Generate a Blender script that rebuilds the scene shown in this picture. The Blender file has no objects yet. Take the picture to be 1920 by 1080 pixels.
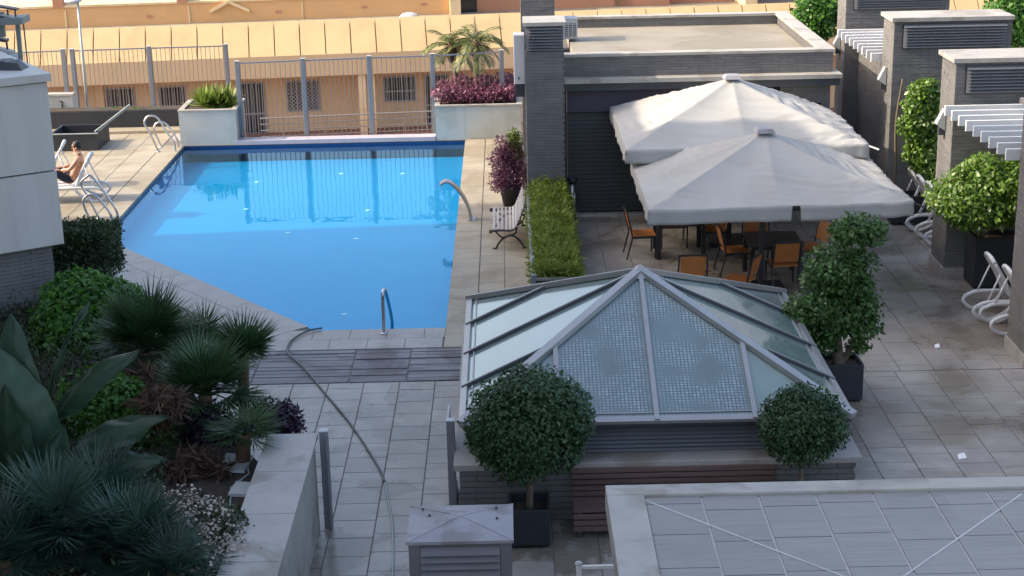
import bpy, bmesh, math, random
import numpy as np
from mathutils import Vector, Matrix
rad = math.radians
random.seed(7)
scn = bpy.context.scene
COL = scn.collection

# ------------------------------------------------------------------ camera
FPX, TH, RO, HC = 3000.0, rad(17.26), rad(1.24), 8.6
cf = np.array([0, math.cos(TH), -math.sin(TH)])
_r0 = np.array([1., 0, 0]); _u0 = np.array([0, math.sin(TH), math.cos(TH)])
cr = _r0*math.cos(RO) - _u0*math.sin(RO)
cu = _r0*math.sin(RO) + _u0*math.cos(RO)
CAMP = np.array([0, 0, HC])
cam = bpy.data.cameras.new('camera')
cam.sensor_width = 36.0
cam.lens = 36.0*FPX/1920.0
cam.clip_start = 0.1
cam.clip_end = 3000
camo = bpy.data.objects.new('camera', cam)
COL.objects.link(camo)
camo.matrix_world = Matrix(((cr[0], cu[0], -cf[0], 0), (cr[1], cu[1], -cf[1], 0), (cr[2], cu[2], -cf[2], HC), (0, 0, 0, 1)))
scn.camera = camo
scn.render.resolution_x, scn.render.resolution_y = 1024, 576

# ------------------------------------------------------------------ world, sun, exposure
SUN_EL, SUN_AZ = rad(34), rad(-94)      # azimuth measured from +Y towards +X
w = bpy.data.worlds.new('World'); scn.world = w; w.use_nodes = True
nt = w.node_tree; nt.nodes.clear()
sky = nt.nodes.new('ShaderNodeTexSky'); sky.sky_type = 'NISHITA'; sky.sun_disc = False
sky.sun_elevation = SUN_EL; sky.sun_rotation = SUN_AZ % (2*math.pi)
sky.air_density = 1.0; sky.dust_density = 4.2; sky.ozone_density = 0.0
bg = nt.nodes.new('ShaderNodeBackground'); bg.inputs[1].default_value = 0.15
wo = nt.nodes.new('ShaderNodeOutputWorld')
nt.links.new(sky.outputs[0], bg.inputs[0]); nt.links.new(bg.outputs[0], wo.inputs[0])
sl = bpy.data.lights.new('sun', 'SUN'); sl.energy = 2.1; sl.angle = rad(0.53); sl.color = (1.0, 0.87, 0.68)
slo = bpy.data.objects.new('sun', sl); COL.objects.link(slo)
sdir = Vector((math.sin(SUN_AZ)*math.cos(SUN_EL), math.cos(SUN_AZ)*math.cos(SUN_EL), math.sin(SUN_EL)))
slo.rotation_euler = (-sdir).to_track_quat('-Z', 'Y').to_euler()
slo.location = (-30, 30, 40)
vs = scn.view_settings
vs.view_transform = 'Standard'; vs.look = 'None'; vs.gamma = 1.0; vs.exposure = 1.45
try: vs.use_curve_mapping = False
except Exception: pass
scn.cycles.max_bounces = 8
scn.cycles.transparent_max_bounces = 16

# ------------------------------------------------------------------ pixel -> world helpers (photo pixels, 1920x1080)
def ray(px, py): return cf + cr*(px-960)/FPX - cu*(py-540)/FPX
def PZ(px, py, z=0.0):
    d = ray(px, py); return Vector(CAMP + d*(z-HC)/d[2])
def PY(px, py, y):
    d = ray(px, py); return Vector(CAMP + d*y/d[1])
def PP(px, py, o, n):
    d = Vector(ray(px, py)); c = Vector(CAMP); t = (Vector(o)-c).dot(n)/d.dot(n); return c + d*t

# ------------------------------------------------------------------ materials
def ramp(n, stops):
    cr_ = n.color_ramp
    while len(cr_.elements) > 1: cr_.elements.remove(cr_.elements[-1])
    cr_.elements[0].position = stops[0][0]; cr_.elements[0].color = (*stops[0][1], 1)
    for p, c in stops[1:]:
        e = cr_.elements.new(p); e.color = (*c, 1)
def sc(c, k): return tuple(min(1, x*k) for x in c)
MATS = {}
def mat(name, col, rough=0.6, var=0.18, scale=3.0, fine=60.0, bump=0.15, metallic=0.0, spec=0.5, cell=None, cellvar=0.12,
        stain=None, stain_scale=0.5, stain_rough=None, stretch=None, stain_amt=1.0, stain_edges=(0.5, 0.6)):
    m = bpy.data.materials.new(name); m.use_nodes = True
    t = m.node_tree; b = t.nodes['Principled BSDF']; L = t.links.new
    geo = t.nodes.new('ShaderNodeNewGeometry')
    vec = geo.outputs['Position']
    if stretch:
        mp = t.nodes.new('ShaderNodeMapping'); mp.inputs['Scale'].default_value = stretch
        L(vec, mp.inputs['Vector']); vec2 = mp.outputs[0]
    else: vec2 = vec
    n1 = t.nodes.new('ShaderNodeTexNoise'); n1.inputs['Scale'].default_value = scale; n1.inputs['Detail'].default_value = 6; n1.inputs['Roughness'].default_value = 0.65
    L(vec2, n1.inputs['Vector'])
    r = t.nodes.new('ShaderNodeValToRGB'); ramp(r, [(0.28, sc(col, 1-var)), (0.5, col), (0.74, sc(col, 1+var*0.8))])
    L(n1.outputs[0], r.inputs[0]); out = r.outputs[0]
    n2 = t.nodes.new('ShaderNodeTexNoise'); n2.inputs['Scale'].default_value = fine; n2.inputs['Detail'].default_value = 3
    L(vec2, n2.inputs['Vector'])
    mx = t.nodes.new('ShaderNodeMix'); mx.data_type = 'RGBA'; mx.blend_type = 'MULTIPLY'; mx.inputs[0].default_value = 1
    rr = t.nodes.new('ShaderNodeMapRange'); rr.inputs[3].default_value = 1-var*0.7; rr.inputs[4].default_value = 1+var*0.7
    L(n2.outputs[0], rr.inputs[0]); L(out, mx.inputs[6]); L(rr.outputs[0], mx.inputs[7]); out = mx.outputs[2]
    if cell:
        dv = t.nodes.new('ShaderNodeVectorMath'); dv.operation = 'DIVIDE'; dv.inputs[1].default_value = cell
        fl = t.nodes.new('ShaderNodeVectorMath'); fl.operation = 'FLOOR'
        wn = t.nodes.new('ShaderNodeTexWhiteNoise')
        L(vec, dv.inputs[0]); L(dv.outputs[0], fl.inputs[0]); L(fl.outputs[0], wn.inputs[0])
        r3 = t.nodes.new('ShaderNodeMapRange'); r3.inputs[3].default_value = 1-cellvar; r3.inputs[4].default_value = 1+cellvar
        L(wn.outputs[0], r3.inputs[0])
        m2 = t.nodes.new('ShaderNodeMix'); m2.data_type = 'RGBA'; m2.blend_type = 'MULTIPLY'; m2.inputs[0].default_value = 1
        L(out, m2.inputs[6]); L(r3.outputs[0], m2.inputs[7]); out = m2.outputs[2]
    b.inputs['Roughness'].default_value = rough
    if stain:
        n4 = t.nodes.new('ShaderNodeTexNoise'); n4.inputs['Scale'].default_value = stain_scale; n4.inputs['Detail'].default_value = 5; n4.inputs['Roughness'].default_value = 0.55; n4.inputs['Distortion'].default_value = 0.6
        L(vec, n4.inputs['Vector'])
        r4 = t.nodes.new('ShaderNodeMapRange'); r4.inputs[1].default_value = stain_edges[0]; r4.inputs[2].default_value = stain_edges[1]; r4.inputs[4].default_value = stain_amt
        if cell:
            ad = t.nodes.new('ShaderNodeMath'); ad.operation = 'MULTIPLY_ADD'; ad.inputs[1].default_value = 0.09
            L(wn.outputs[0], ad.inputs[0]); L(n4.outputs[0], ad.inputs[2])
            sb = t.nodes.new('ShaderNodeMath'); sb.operation = 'SUBTRACT'; sb.inputs[1].default_value = 0.045
            L(ad.outputs[0], sb.inputs[0]); L(sb.outputs[0], r4.inputs[0])
        else: L(n4.outputs[0], r4.inputs[0])
        m4 = t.nodes.new('ShaderNodeMix'); m4.data_type = 'RGBA'; m4.blend_type = 'MULTIPLY'; m4.inputs[7].default_value = (*stain, 1)
        L(r4.outputs[0], m4.inputs[0]); L(out, m4.inputs[6]); out = m4.outputs[2]
        if stain_rough is not None:
            r5 = t.nodes.new('ShaderNodeMapRange'); r5.inputs[3].default_value = rough; r5.inputs[4].default_value = stain_rough
            L(r4.outputs[0], r5.inputs[0]); L(r5.outputs[0], b.inputs['Roughness'])
    L(out, b.inputs['Base Color'])
    b.inputs['Metallic'].default_value = metallic
    b.inputs['Specular IOR Level'].default_value = spec
    if bump:
        bn = t.nodes.new('ShaderNodeBump'); bn.inputs['Strength'].default_value = bump; bn.inputs['Distance'].default_value = 0.01
        L(n2.outputs[0], bn.inputs['Height']); L(bn.outputs[0], b.inputs['Normal'])
    MATS[name] = m
    return m
def leafmat(name, dark, light, rough=0.45, trans=0.3, tip=None):
    m = bpy.data.materials.new(name); m.use_nodes = True
    t = m.node_tree; b = t.nodes['Principled BSDF']; L = t.links.new; o = t.nodes['Material Output']
    a = t.nodes.new('ShaderNodeAttribute'); a.attribute_name = 'rnd'
    r = t.nodes.new('ShaderNodeValToRGB')
    st = [(0.0, dark), (0.75, light)]
    if tip: st.append((0.97, tip))
    ramp(r, st); L(a.outputs['Fac'], r.inputs[0]); L(r.outputs[0], b.inputs['Base Color'])
    b.inputs['Roughness'].default_value = rough
    tr = t.nodes.new('ShaderNodeBsdfTranslucent'); mx = t.nodes.new('ShaderNodeMixShader'); mx.inputs[0].default_value = trans
    L(r.outputs[0], tr.inputs[0]); L(b.outputs[0], mx.inputs[1]); L(tr.outputs[0], mx.inputs[2]); L(mx.outputs[0], o.inputs[0])
    return m

M_slab   = mat('granite_paving', (0.36, 0.33, 0.295), 0.45, 0.16, 2.2, 90, 0.06, cell=(0.53, 0.49, 10), cellvar=0.1, stain=(0.60, 0.55, 0.5), stain_scale=0.9, stain_rough=0.22, stain_edges=(0.49, 0.55))
M_slabr  = mat('wet_granite_paving', (0.345, 0.315, 0.285), 0.42, 0.18, 2.0, 90, 0.06, cell=(0.53, 0.49, 10), cellvar=0.12, stain=(0.58, 0.54, 0.5), stain_scale=0.6, stain_rough=0.24, stain_edges=(0.40, 0.60))
M_deckst = mat('limestone_deck', (0.345, 0.30, 0.225), 0.55, 0.14, 1.5, 60, 0.06, cell=(0.6, 0.6, 10), cellvar=0.07, stain=(0.8, 0.76, 0.7), stain_scale=0.8)
M_cope   = mat('coping_stone', (0.37, 0.345, 0.32), 0.5, 0.16, 2.0, 60, 0.06, stain=(0.68, 0.64, 0.6), stain_scale=0.9, stain_rough=0.3)
M_grout  = mat('grout', (0.15, 0.14, 0.13), 0.85, 0.2)
M_plank  = mat('weathered_decking', (0.20, 0.19, 0.20), 0.6, 0.3, 3.0, 40, 0.2, stretch=(0.5, 12, 12), cell=(1.4, 0.14, 10), cellvar=0.3, stain=(0.55, 0.5, 0.5), stain_scale=0.9)
M_pool   = mat('pool_tile', (0.010, 0.27, 0.51), 0.4, 0.05, 1.0, 20, 0.0)
M_band   = mat('pool_band', (0.008, 0.045, 0.15), 0.3, 0.15, 4.0)
M_brick  = mat('grey_brick', (0.158, 0.152, 0.15), 0.75, 0.2, 2.0, 70, 0.2, cell=(0.37, 0.37, 0.062), cellvar=0.08)
M_brickm = mat('brick_mortar', (0.105, 0.10, 0.10), 0.9, 0.2)
M_white  = mat('white_cladding', (0.60, 0.57, 0.54), 0.5, 0.10, 1.2, 30, 0.03, stretch=(3, 3, .35), stain=(0.88, 0.87, 0.85), stain_scale=0.6)
M_copew  = mat('pale_coping', (0.40, 0.375, 0.34), 0.6, 0.14, 2.0, 50, 0.08, stain=(0.75, 0.72, 0.68), stain_scale=1.3)
M_roofg  = mat('roof_membrane', (0.285, 0.255, 0.205), 0.7, 0.12, 0.9, 60, 0.06, stain=(0.84, 0.82, 0.78), stain_scale=0.5)
M_rooft  = mat('grey_roof_tile', (0.27, 0.255, 0.24), 0.5, 0.16, 3.0, 50, 0.12, stretch=(0.6, 10, 10), cell=(0.55, 0.55, 9), cellvar=0.07)
M_roofj  = mat('pale_roof_joint', (0.54, 0.54, 0.53), 0.7, 0.2, 5.0)
M_alu    = mat('grey_aluminium', (0.36, 0.36, 0.36), 0.38, 0.1, 2.0, 50, 0.03, metallic=0.45)
M_aludk  = mat('dark_aluminium', (0.05, 0.055, 0.065), 0.4, 0.15, 2.0)
M_post   = mat('fence_post_paint', (0.20, 0.21, 0.235), 0.45, 0.12, 2.0, 40, 0.03)
M_bar    = mat('fence_bar_paint', (0.24, 0.22, 0.21), 0.5, 0.1)
M_steel  = mat('polished_steel', (0.55, 0.55, 0.56), 0.18, 0.06, 2.0, metallic=1.0, bump=0)
M_steelb = mat('brushed_steel', (0.42, 0.41, 0.42), 0.3, 0.12, 2.0, metallic=1.0)
M_louv   = mat('louvre_metal', (0.12, 0.125, 0.14), 0.45, 0.12)
M_louvg  = mat('grey_louvre_metal', (0.16, 0.155, 0.165), 0.5, 0.1)
M_ventc  = mat('vent_cap_metal', (0.33, 0.32, 0.34), 0.55, 0.13, 3.0, 50, 0.05, stain=(0.75, 0.73, 0.7), stain_scale=2.0)
M_stucco = mat('peach_stucco', (0.60, 0.42, 0.255), 0.85, 0.07, 0.7, 30, 0.1)
M_orange = mat('orange_stucco', (0.62, 0.36, 0.165), 0.85, 0.08, 0.5, 30, 0.1)
M_terra  = mat('terracotta_stucco', (0.46, 0.22, 0.13), 0.85, 0.08, 0.5, 30, 0.1)
M_cream  = mat('cream_stucco', (0.70, 0.53, 0.32), 0.8, 0.08, 0.7, 30, 0.08, stain=(0.88, 0.84, 0.78), stain_scale=1.1)
M_panel  = mat('cream_panel', (0.55, 0.395, 0.205), 0.75, 0.10, 1.0, 30, 0.08, stain=(0.92, 0.89, 0.85), stain_scale=0.9, stain_edges=(0.48, 0.7))
M_walk   = mat('red_walkway', (0.22, 0.10, 0.075), 0.7, 0.15)
M_glassd = mat('dark_window_glass', (0.015, 0.018, 0.022), 0.08, 0.1, bump=0)
M_grille = mat('window_grille', (0.32, 0.30, 0.30), 0.5, 0.1)
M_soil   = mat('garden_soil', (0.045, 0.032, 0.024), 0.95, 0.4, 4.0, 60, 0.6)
M_bark   = mat('bark', (0.17, 0.13, 0.09), 0.9, 0.3, 8, 60, 0.5, stretch=(4, 4, 1))
M_palmb  = mat('palm_fibre', (0.12, 0.07, 0.04), 0.95, 0.4, 10, 60, 0.6)
M_dplant = mat('dark_planter_plastic', (0.022, 0.026, 0.034), 0.55, 0.2, 2.0, 40, 0.05)
M_marble = mat('planter_marble', (0.46, 0.47, 0.45), 0.4, 0.1, 1.5, 30, 0.03, stain=(0.86, 0.86, 0.83), stain_scale=1.0)
M_wallst = mat('rendered_wall', (0.40, 0.375, 0.345), 0.6, 0.14, 2.0, 50, 0.06, stain=(0.74, 0.70, 0.66), stain_scale=1.2)
M_bwood  = mat('brown_bench_wood', (0.135, 0.085, 0.075), 0.55, 0.3, 3.0, 40, 0.15, stretch=(0.5, 10, 10), cell=(9, 0.06, 0.06), cellvar=0.15)
M_gwood  = mat('grey_slat_wood', (0.42, 0.39, 0.38), 0.5, 0.25, 3.0, 40, 0.15, stretch=(10, 0.5, 10))
M_iron   = mat('black_cast_iron', (0.012, 0.012, 0.014), 0.45, 0.2)
M_ofab   = mat('orange_wood', (0.52, 0.19, 0.05), 0.45, 0.15, 3.0, 40, 0.05, stretch=(1, 6, 6))
M_tframe = mat('dark_chair_frame', (0.03, 0.03, 0.034), 0.45, 0.15)
M_ttop   = mat('charcoal_table_top', (0.07, 0.065, 0.062), 0.35, 0.2)
M_fabric = mat('canvas', (0.50, 0.49, 0.47), 0.85, 0.05, 1.3, 120, 0.05, stain=(0.93, 0.92, 0.90), stain_scale=1.0)
M_resin  = mat('white_resin', (0.68, 0.68, 0.69), 0.4, 0.05)
M_sling  = mat('white_sling', (0.58, 0.58, 0.60), 0.6, 0.08, 3.0, 90, 0.1)
M_pergw  = mat('white_beam_paint', (0.72, 0.71, 0.70), 0.45, 0.06)
M_purp   = mat('purple_awning', (0.075, 0.058, 0.085), 0.7, 0.12)
M_shutt  = mat('black_shutter', (0.020, 0.021, 0.022), 0.5, 0.2)
M_skin   = mat('skin', (0.48, 0.25, 0.165), 0.5, 0.12, 6, 60, 0.03)
M_short  = mat('navy_shorts', (0.015, 0.018, 0.035), 0.8, 0.2, 6)
M_hair   = mat('dark_hair', (0.02, 0.014, 0.011), 0.6, 0.3, 20)
M_hose   = mat('pale_hose', (0.30, 0.34, 0.33), 0.4, 0.1)
M_hosed  = mat('dark_hose', (0.05, 0.06, 0.065), 0.4, 0.1)
M_ground = mat('street_ground', (0.24, 0.19, 0.14), 0.9, 0.2, 0.1)
M_paper  = mat('white_paper', (0.8, 0.8, 0.8), 0.8, 0.05)
M_lampg  = mat('lamp_grey', (0.45, 0.46, 0.47), 0.4, 0.08)
M_lead   = mat('lead_grey_paint', (0.24, 0.27, 0.26), 0.5, 0.1)
L_green  = leafmat('leaf_ficus', (0.013, 0.042, 0.012), (0.04, 0.10, 0.03), 0.45, 0.25, (0.09, 0.15, 0.07))
L_ficus  = leafmat('leaf_loose_ficus', (0.022, 0.065, 0.014), (0.075, 0.165, 0.035), 0.42, 0.35, (0.17, 0.26, 0.09))
L_bright = leafmat('leaf_bright', (0.05, 0.12, 0.015), (0.17, 0.30, 0.035), 0.4, 0.35, (0.42, 0.5, 0.25))
L_shrub  = leafmat('leaf_shrub', (0.025, 0.09, 0.012), (0.09, 0.23, 0.025), 0.45, 0.35)
L_hedge  = leafmat('leaf_hedge', (0.075, 0.115, 0.015), (0.23, 0.29, 0.04), 0.6, 0.35)
L_dkhedge= leafmat('leaf_dark_hedge', (0.015, 0.032, 0.012), (0.06, 0.09, 0.035), 0.5, 0.25)
L_purple = leafmat('leaf_purple', (0.085, 0.02, 0.045), (0.27, 0.09, 0.15), 0.5, 0.25, (0.42, 0.2, 0.28))
L_plum   = leafmat('leaf_plum', (0.012, 0.005, 0.016), (0.05, 0.02, 0.055), 0.4, 0.2)
L_palm   = leafmat('leaf_palm', (0.014, 0.04, 0.014), (0.055, 0.115, 0.04), 0.45, 0.25)
L_palmd  = leafmat('leaf_blue_palm', (0.016, 0.042, 0.028), (0.055, 0.11, 0.075), 0.45, 0.25)
L_date   = leafmat('leaf_date', (0.06, 0.09, 0.02), (0.22, 0.26, 0.08), 0.5, 0.3, (0.42, 0.36, 0.18))
L_banana = leafmat('leaf_banana', (0.016, 0.045, 0.022), (0.055, 0.105, 0.06), 0.33, 0.3)
L_dry    = leafmat('leaf_dry', (0.035, 0.018, 0.011), (0.11, 0.06, 0.035), 0.8, 0.2)
L_flower = leafmat('petal_pale', (0.40, 0.32, 0.28), (0.62, 0.52, 0.46), 0.7, 0.3)
L_yucca  = leafmat('leaf_agave', (0.07, 0.12, 0.02), (0.26, 0.34, 0.06), 0.45, 0.3)

def fmat_glass(name, col, rough, alpha, mosaic=False):
    m = bpy.data.materials.new(name); m.use_nodes = True
    t = m.node_tree; b = t.nodes['Principled BSDF']; L = t.links.new
    b.inputs['Base Color'].default_value = (*col, 1); b.inputs['Roughness'].default_value = rough
    b.inputs['Specular IOR Level'].default_value = 0.7; b.inputs['Alpha'].default_value = alpha
    b.inputs['Coat Weight'].default_value = 1.0; b.inputs['Coat Roughness'].default_value = 0.04; b.inputs['Coat IOR'].default_value = 1.6
    geo = t.nodes.new('ShaderNodeNewGeometry')
    n1 = t.nodes.new('ShaderNodeTexNoise'); n1.inputs['Scale'].default_value = 1.3; n1.inputs['Detail'].default_value = 5
    L(geo.outputs['Position'], n1.inputs['Vector'])
    r = t.nodes.new('ShaderNodeValToRGB'); ramp(r, [(0.3, sc(col, 0.85)), (0.7, sc(col, 1.12))]); L(n1.outputs[0], r.inputs[0])
    out = r.outputs[0]
    if mosaic:   # small square tesserae printed on the pane
        br = t.nodes.new('ShaderNodeTexBrick'); br.offset = 0.0; br.squash = 1.0
        br.inputs['Scale'].default_value = 1.0; br.inputs['Mortar Size'].default_value = 0.009; br.inputs['Brick Width'].default_value = 0.047; br.inputs['Row Height'].default_value = 0.047
        br.inputs['Mortar Smooth'].default_value = 0.3
        br.inputs['Color1'].default_value = (0.36, 0.45, 0.45, 1); br.inputs['Color2'].default_value = (0.22, 0.30, 0.31, 1); br.inputs['Mortar'].default_value = (0.09, 0.135, 0.145, 1)
        tc = t.nodes.new('ShaderNodeTexCoord'); L(tc.outputs['UV'], br.inputs['Vector'])
        n2 = t.nodes.new('ShaderNodeTexNoise'); n2.inputs['Scale'].default_value = 1.5; n2.inputs['Detail'].default_value = 3; L(tc.outputs['UV'], n2.inputs['Vector'])
        n3 = t.nodes.new('ShaderNodeMapRange'); n3.inputs[1].default_value = 0.40; n3.inputs[2].default_value = 0.54; L(n2.outputs[0], n3.inputs[0])
        at = t.nodes.new('ShaderNodeAttribute'); at.attribute_name = 'inner'
        mu = t.nodes.new('ShaderNodeMath'); mu.operation = 'MULTIPLY'; L(n3.outputs[0], mu.inputs[0]); L(at.outputs['Fac'], mu.inputs[1])
        mx = t.nodes.new('ShaderNodeMix'); mx.data_type = 'RGBA'; L(mu.outputs[0], mx.inputs[0]); L(out, mx.inputs[6]); L(br.outputs[0], mx.inputs[7]); out = mx.outputs[2]
    L(out, b.inputs['Base Color'])
    return m
M_glass = fmat_glass('skylight_glass', (0.22, 0.30, 0.285), 0.18, 0.85)
M_glasm = fmat_glass('mosaic_glass', (0.145, 0.205, 0.205), 0.2, 0.88, True)

def water_mat():
    m = bpy.data.materials.new('pool_water'); m.use_nodes = True
    t = m.node_tree; L = t.links.new; t.nodes.clear(); o = t.nodes.new('ShaderNodeOutputMaterial')
    tr = t.nodes.new('ShaderNodeBsdfTransparent'); tr.inputs[0].default_value = (0.6, 0.92, 1.0, 1)
    gl = t.nodes.new('ShaderNodeBsdfGlossy'); gl.inputs['Roughness'].default_value = 0.015; gl.inputs[0].default_value = (0.5, 0.74, 0.92, 1)
    fr = t.nodes.new('ShaderNodeLayerWeight'); fr.inputs[0].default_value = 0.5      # Schlick from the facing term: the same from above and below
    pw_ = t.nodes.new('ShaderNodeMath'); pw_.operation = 'POWER'; pw_.inputs[1].default_value = 5
    ma_ = t.nodes.new('ShaderNodeMath'); ma_.operation = 'MULTIPLY_ADD'; ma_.inputs[1].default_value = 0.98; ma_.inputs[2].default_value = 0.02
    L(fr.outputs['Facing'], pw_.inputs[0]); L(pw_.outputs[0], ma_.inputs[0])
    mx = t.nodes.new('ShaderNodeMixShader')
    geo = t.nodes.new('ShaderNodeNewGeometry')
    mp = t.nodes.new('ShaderNodeMapping'); mp.inputs['Scale'].default_value = (1.0, 0.7, 1)
    n = t.nodes.new('ShaderNodeTexNoise'); n.inputs['Scale'].default_value = 1.6; n.inputs['Detail'].default_value = 2
    bn = t.nodes.new('ShaderNodeBump'); bn.inputs['Strength'].default_value = 0.2; bn.inputs['Distance'].default_value = 0.03
    L(geo.outputs['Position'], mp.inputs[0]); L(mp.outputs[0], n.inputs['Vector']); L(n.outputs[0], bn.inputs['Height'])
    L(bn.outputs[0], gl.inputs['Normal']); L(bn.outputs[0], fr.inputs['Normal'])
    L(ma_.outputs[0], mx.inputs[0]); L(tr.outputs[0], mx.inputs[1]); L(gl.outputs[0], mx.inputs[2]); L(mx.outputs[0], o.inputs[0])
    return m
M_water = water_mat()

# ------------------------------------------------------------------ mesh helpers
class MB:
    def __init__(s): s.v = []; s.f = []
    def add(s, vs_, fs):
        o = len(s.v); s.v += [tuple(p) for p in vs_]; s.f += [tuple(i+o for i in f) for f in fs]; return s
    def box(s, x0, x1, y0, y1, z0, z1):
        return s.add([(x0,y0,z0),(x1,y0,z0),(x1,y1,z0),(x0,y1,z0),(x0,y0,z1),(x1,y0,z1),(x1,y1,z1),(x0,y1,z1)],
                     [(3,2,1,0),(4,5,6,7),(0,1,5,4),(1,2,6,5),(2,3,7,6),(3,0,4,7)])
    def bar(s, a, b, w, h, up=(0, 0, 1)):
        a, b = Vector(a), Vector(b); d = (b-a).normalized(); up = Vector(up)
        if abs(d.dot(up)) > 0.99: up = Vector((0, 1, 0))
        r = d.cross(up).normalized(); u = r.cross(d)
        c = []
        for p in (a, b):
            for i, j in ((-1,-1),(1,-1),(1,1),(-1,1)): c.append(p + r*(i*w/2) + u*(j*h/2))
        return s.add(c, [(0,1,2,3),(7,6,5,4),(0,4,5,1),(1,5,6,2),(2,6,7,3),(3,7,4,0)])
    def tube(s, pts, r, n=8, caps=True):
        pts = [Vector(p) for p in pts]; m = len(pts)
        rs = r if isinstance(r, (list, tuple)) else [r]*m
        rings = []; ref = None
        for i, p in enumerate(pts):
            d = (pts[min(i+1, m-1)] - pts[max(i-1, 0)]).normalized()
            if ref is None:
                ref = d.cross(Vector((0, 0, 1)))
                if ref.length < 0.05: ref = d.cross(Vector((0, 1, 0)))
            ref = (ref - d*ref.dot(d)).normalized(); q = d.cross(ref)
            rings.append([p + (ref*math.cos(2*math.pi*k/n) + q*math.sin(2*math.pi*k/n))*rs[i] for k in range(n)])
        vs_ = [x for rg in rings for x in rg]; fs = []
        for i in range(m-1):
            for k in range(n):
                k2 = (k+1) % n; fs.append((i*n+k, i*n+k2, (i+1)*n+k2, (i+1)*n+k))
        if caps: fs += [tuple(range(n-1, -1, -1)), tuple((m-1)*n+k for k in range(n))]
        return s.add(vs_, fs)
    def prism(s, poly, z0, z1):
        n = len(poly); vs_ = [(x, y, z0) for x, y in poly] + [(x, y, z1) for x, y in poly]
        return s.add(vs_, [tuple(range(n-1, -1, -1)), tuple(range(n, 2*n))] + [(i, (i+1) % n, n+(i+1) % n, n+i) for i in range(n)])
    def hexa(s, b4, t4):
        return s.add(list(b4)+list(t4), [(3,2,1,0),(4,5,6,7),(0,1,5,4),(1,2,6,5),(2,3,7,6),(3,0,4,7)])
    def lathe(s, prof, n=16, c=(0, 0, 0)):
        vs_ = []; fs = []
        for r, z in prof:
            for k in range(n): vs_.append((c[0]+r*math.cos(2*math.pi*k/n), c[1]+r*math.sin(2*math.pi*k/n), c[2]+z))
        for i in range(len(prof)-1):
            for k in range(n): fs.append((i*n+k, i*n+(k+1) % n, (i+1)*n+(k+1) % n, (i+1)*n+k))
        fs += [tuple(range(n-1, -1, -1)), tuple((len(prof)-1)*n+k for k in range(n))]
        return s.add(vs_, fs)
    def mesh(s, name, m, smooth=False):
        me = bpy.data.meshes.new(name); me.from_pydata(s.v, [], s.f)
        bm = bmesh.new(); bm.from_mesh(me); bmesh.ops.recalc_face_normals(bm, faces=bm.faces); bm.to_mesh(me); bm.free()
        me.materials.append(m)
        if smooth: me.polygons.foreach_set('use_smooth', [True]*len(me.polygons))
        return me
    def build(s, name, m, parent=None, smooth=False, bevel=0):
        o = bpy.data.objects.new(name, s.mesh(name, m, smooth)); COL.objects.link(o)
        if parent is not None: par(o, parent)
        if bevel:
            b = o.modifiers.new('bevel', 'BEVEL'); b.width = bevel; b.segments = 2; b.limit_method = 'ANGLE'
        return o
def mw(o):
    m = Matrix.LocRotScale(o.location, o.rotation_euler, o.scale)
    return mw(o.parent) @ o.matrix_parent_inverse @ m if o.parent else m
WORLDP = set()               # things whose parts are given in world space; all others in the thing's own space
def par(o, p):
    o.parent = p
    if p.name in WORLDP: o.matrix_parent_inverse = mw(p).inverted()
def wthing(name, loc, label, cat, group=None):
    o = empty(name, loc, label, cat, 0, group); WORLDP.add(o.name); return o
def empty(name, loc, label, cat, rz=0, group=None):
    o = bpy.data.objects.new(name, None); COL.objects.link(o); o.location = loc; o.rotation_euler = (0, 0, rz); o.empty_display_size = 0.1
    return tag(o, label, cat, group)
def tag(o, label=None, cat=None, group=None, kind=None):
    if label: o['label'] = label
    if cat: o['category'] = cat
    if group: o['group'] = group
    if kind: o['kind'] = kind
    return o
def copy_tree(o, parent=None):
    c = o.copy(); COL.objects.link(c)
    if parent is not None: c.parent = parent
    for ch in list(o.children): copy_tree(ch, c)
    return c
def arc(pts, n=24):   # catmull-rom through points
    P = [Vector(p) for p in pts]; P = [P[0]*2-P[1]] + P + [P[-1]*2-P[-2]]; out = []
    segs = len(P)-3; k = max(2, n//segs)
    for i in range(segs):
        for j in range(k):
            t = j/k; a, b, c, d = P[i:i+4]
            out.append(0.5*((2*b) + (c-a)*t + (2*a-5*b+4*c-d)*t*t + (3*b-a-3*c+d)*t**3))
    out.append(P[-2]); return out

def add_translucent(m, k, col):
    t = m.node_tree; o = t.nodes['Material Output']; b = t.nodes['Principled BSDF']
    tr = t.nodes.new('ShaderNodeBsdfTranslucent'); tr.inputs[0].default_value = (*col, 1); mx = t.nodes.new('ShaderNodeMixShader'); mx.inputs[0].default_value = k
    t.links.new(b.outputs[0], mx.inputs[1]); t.links.new(tr.outputs[0], mx.inputs[2]); t.links.new(mx.outputs[0], o.inputs[0])
add_translucent(M_fabric, 0.18, (.55, .52, .46))
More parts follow.
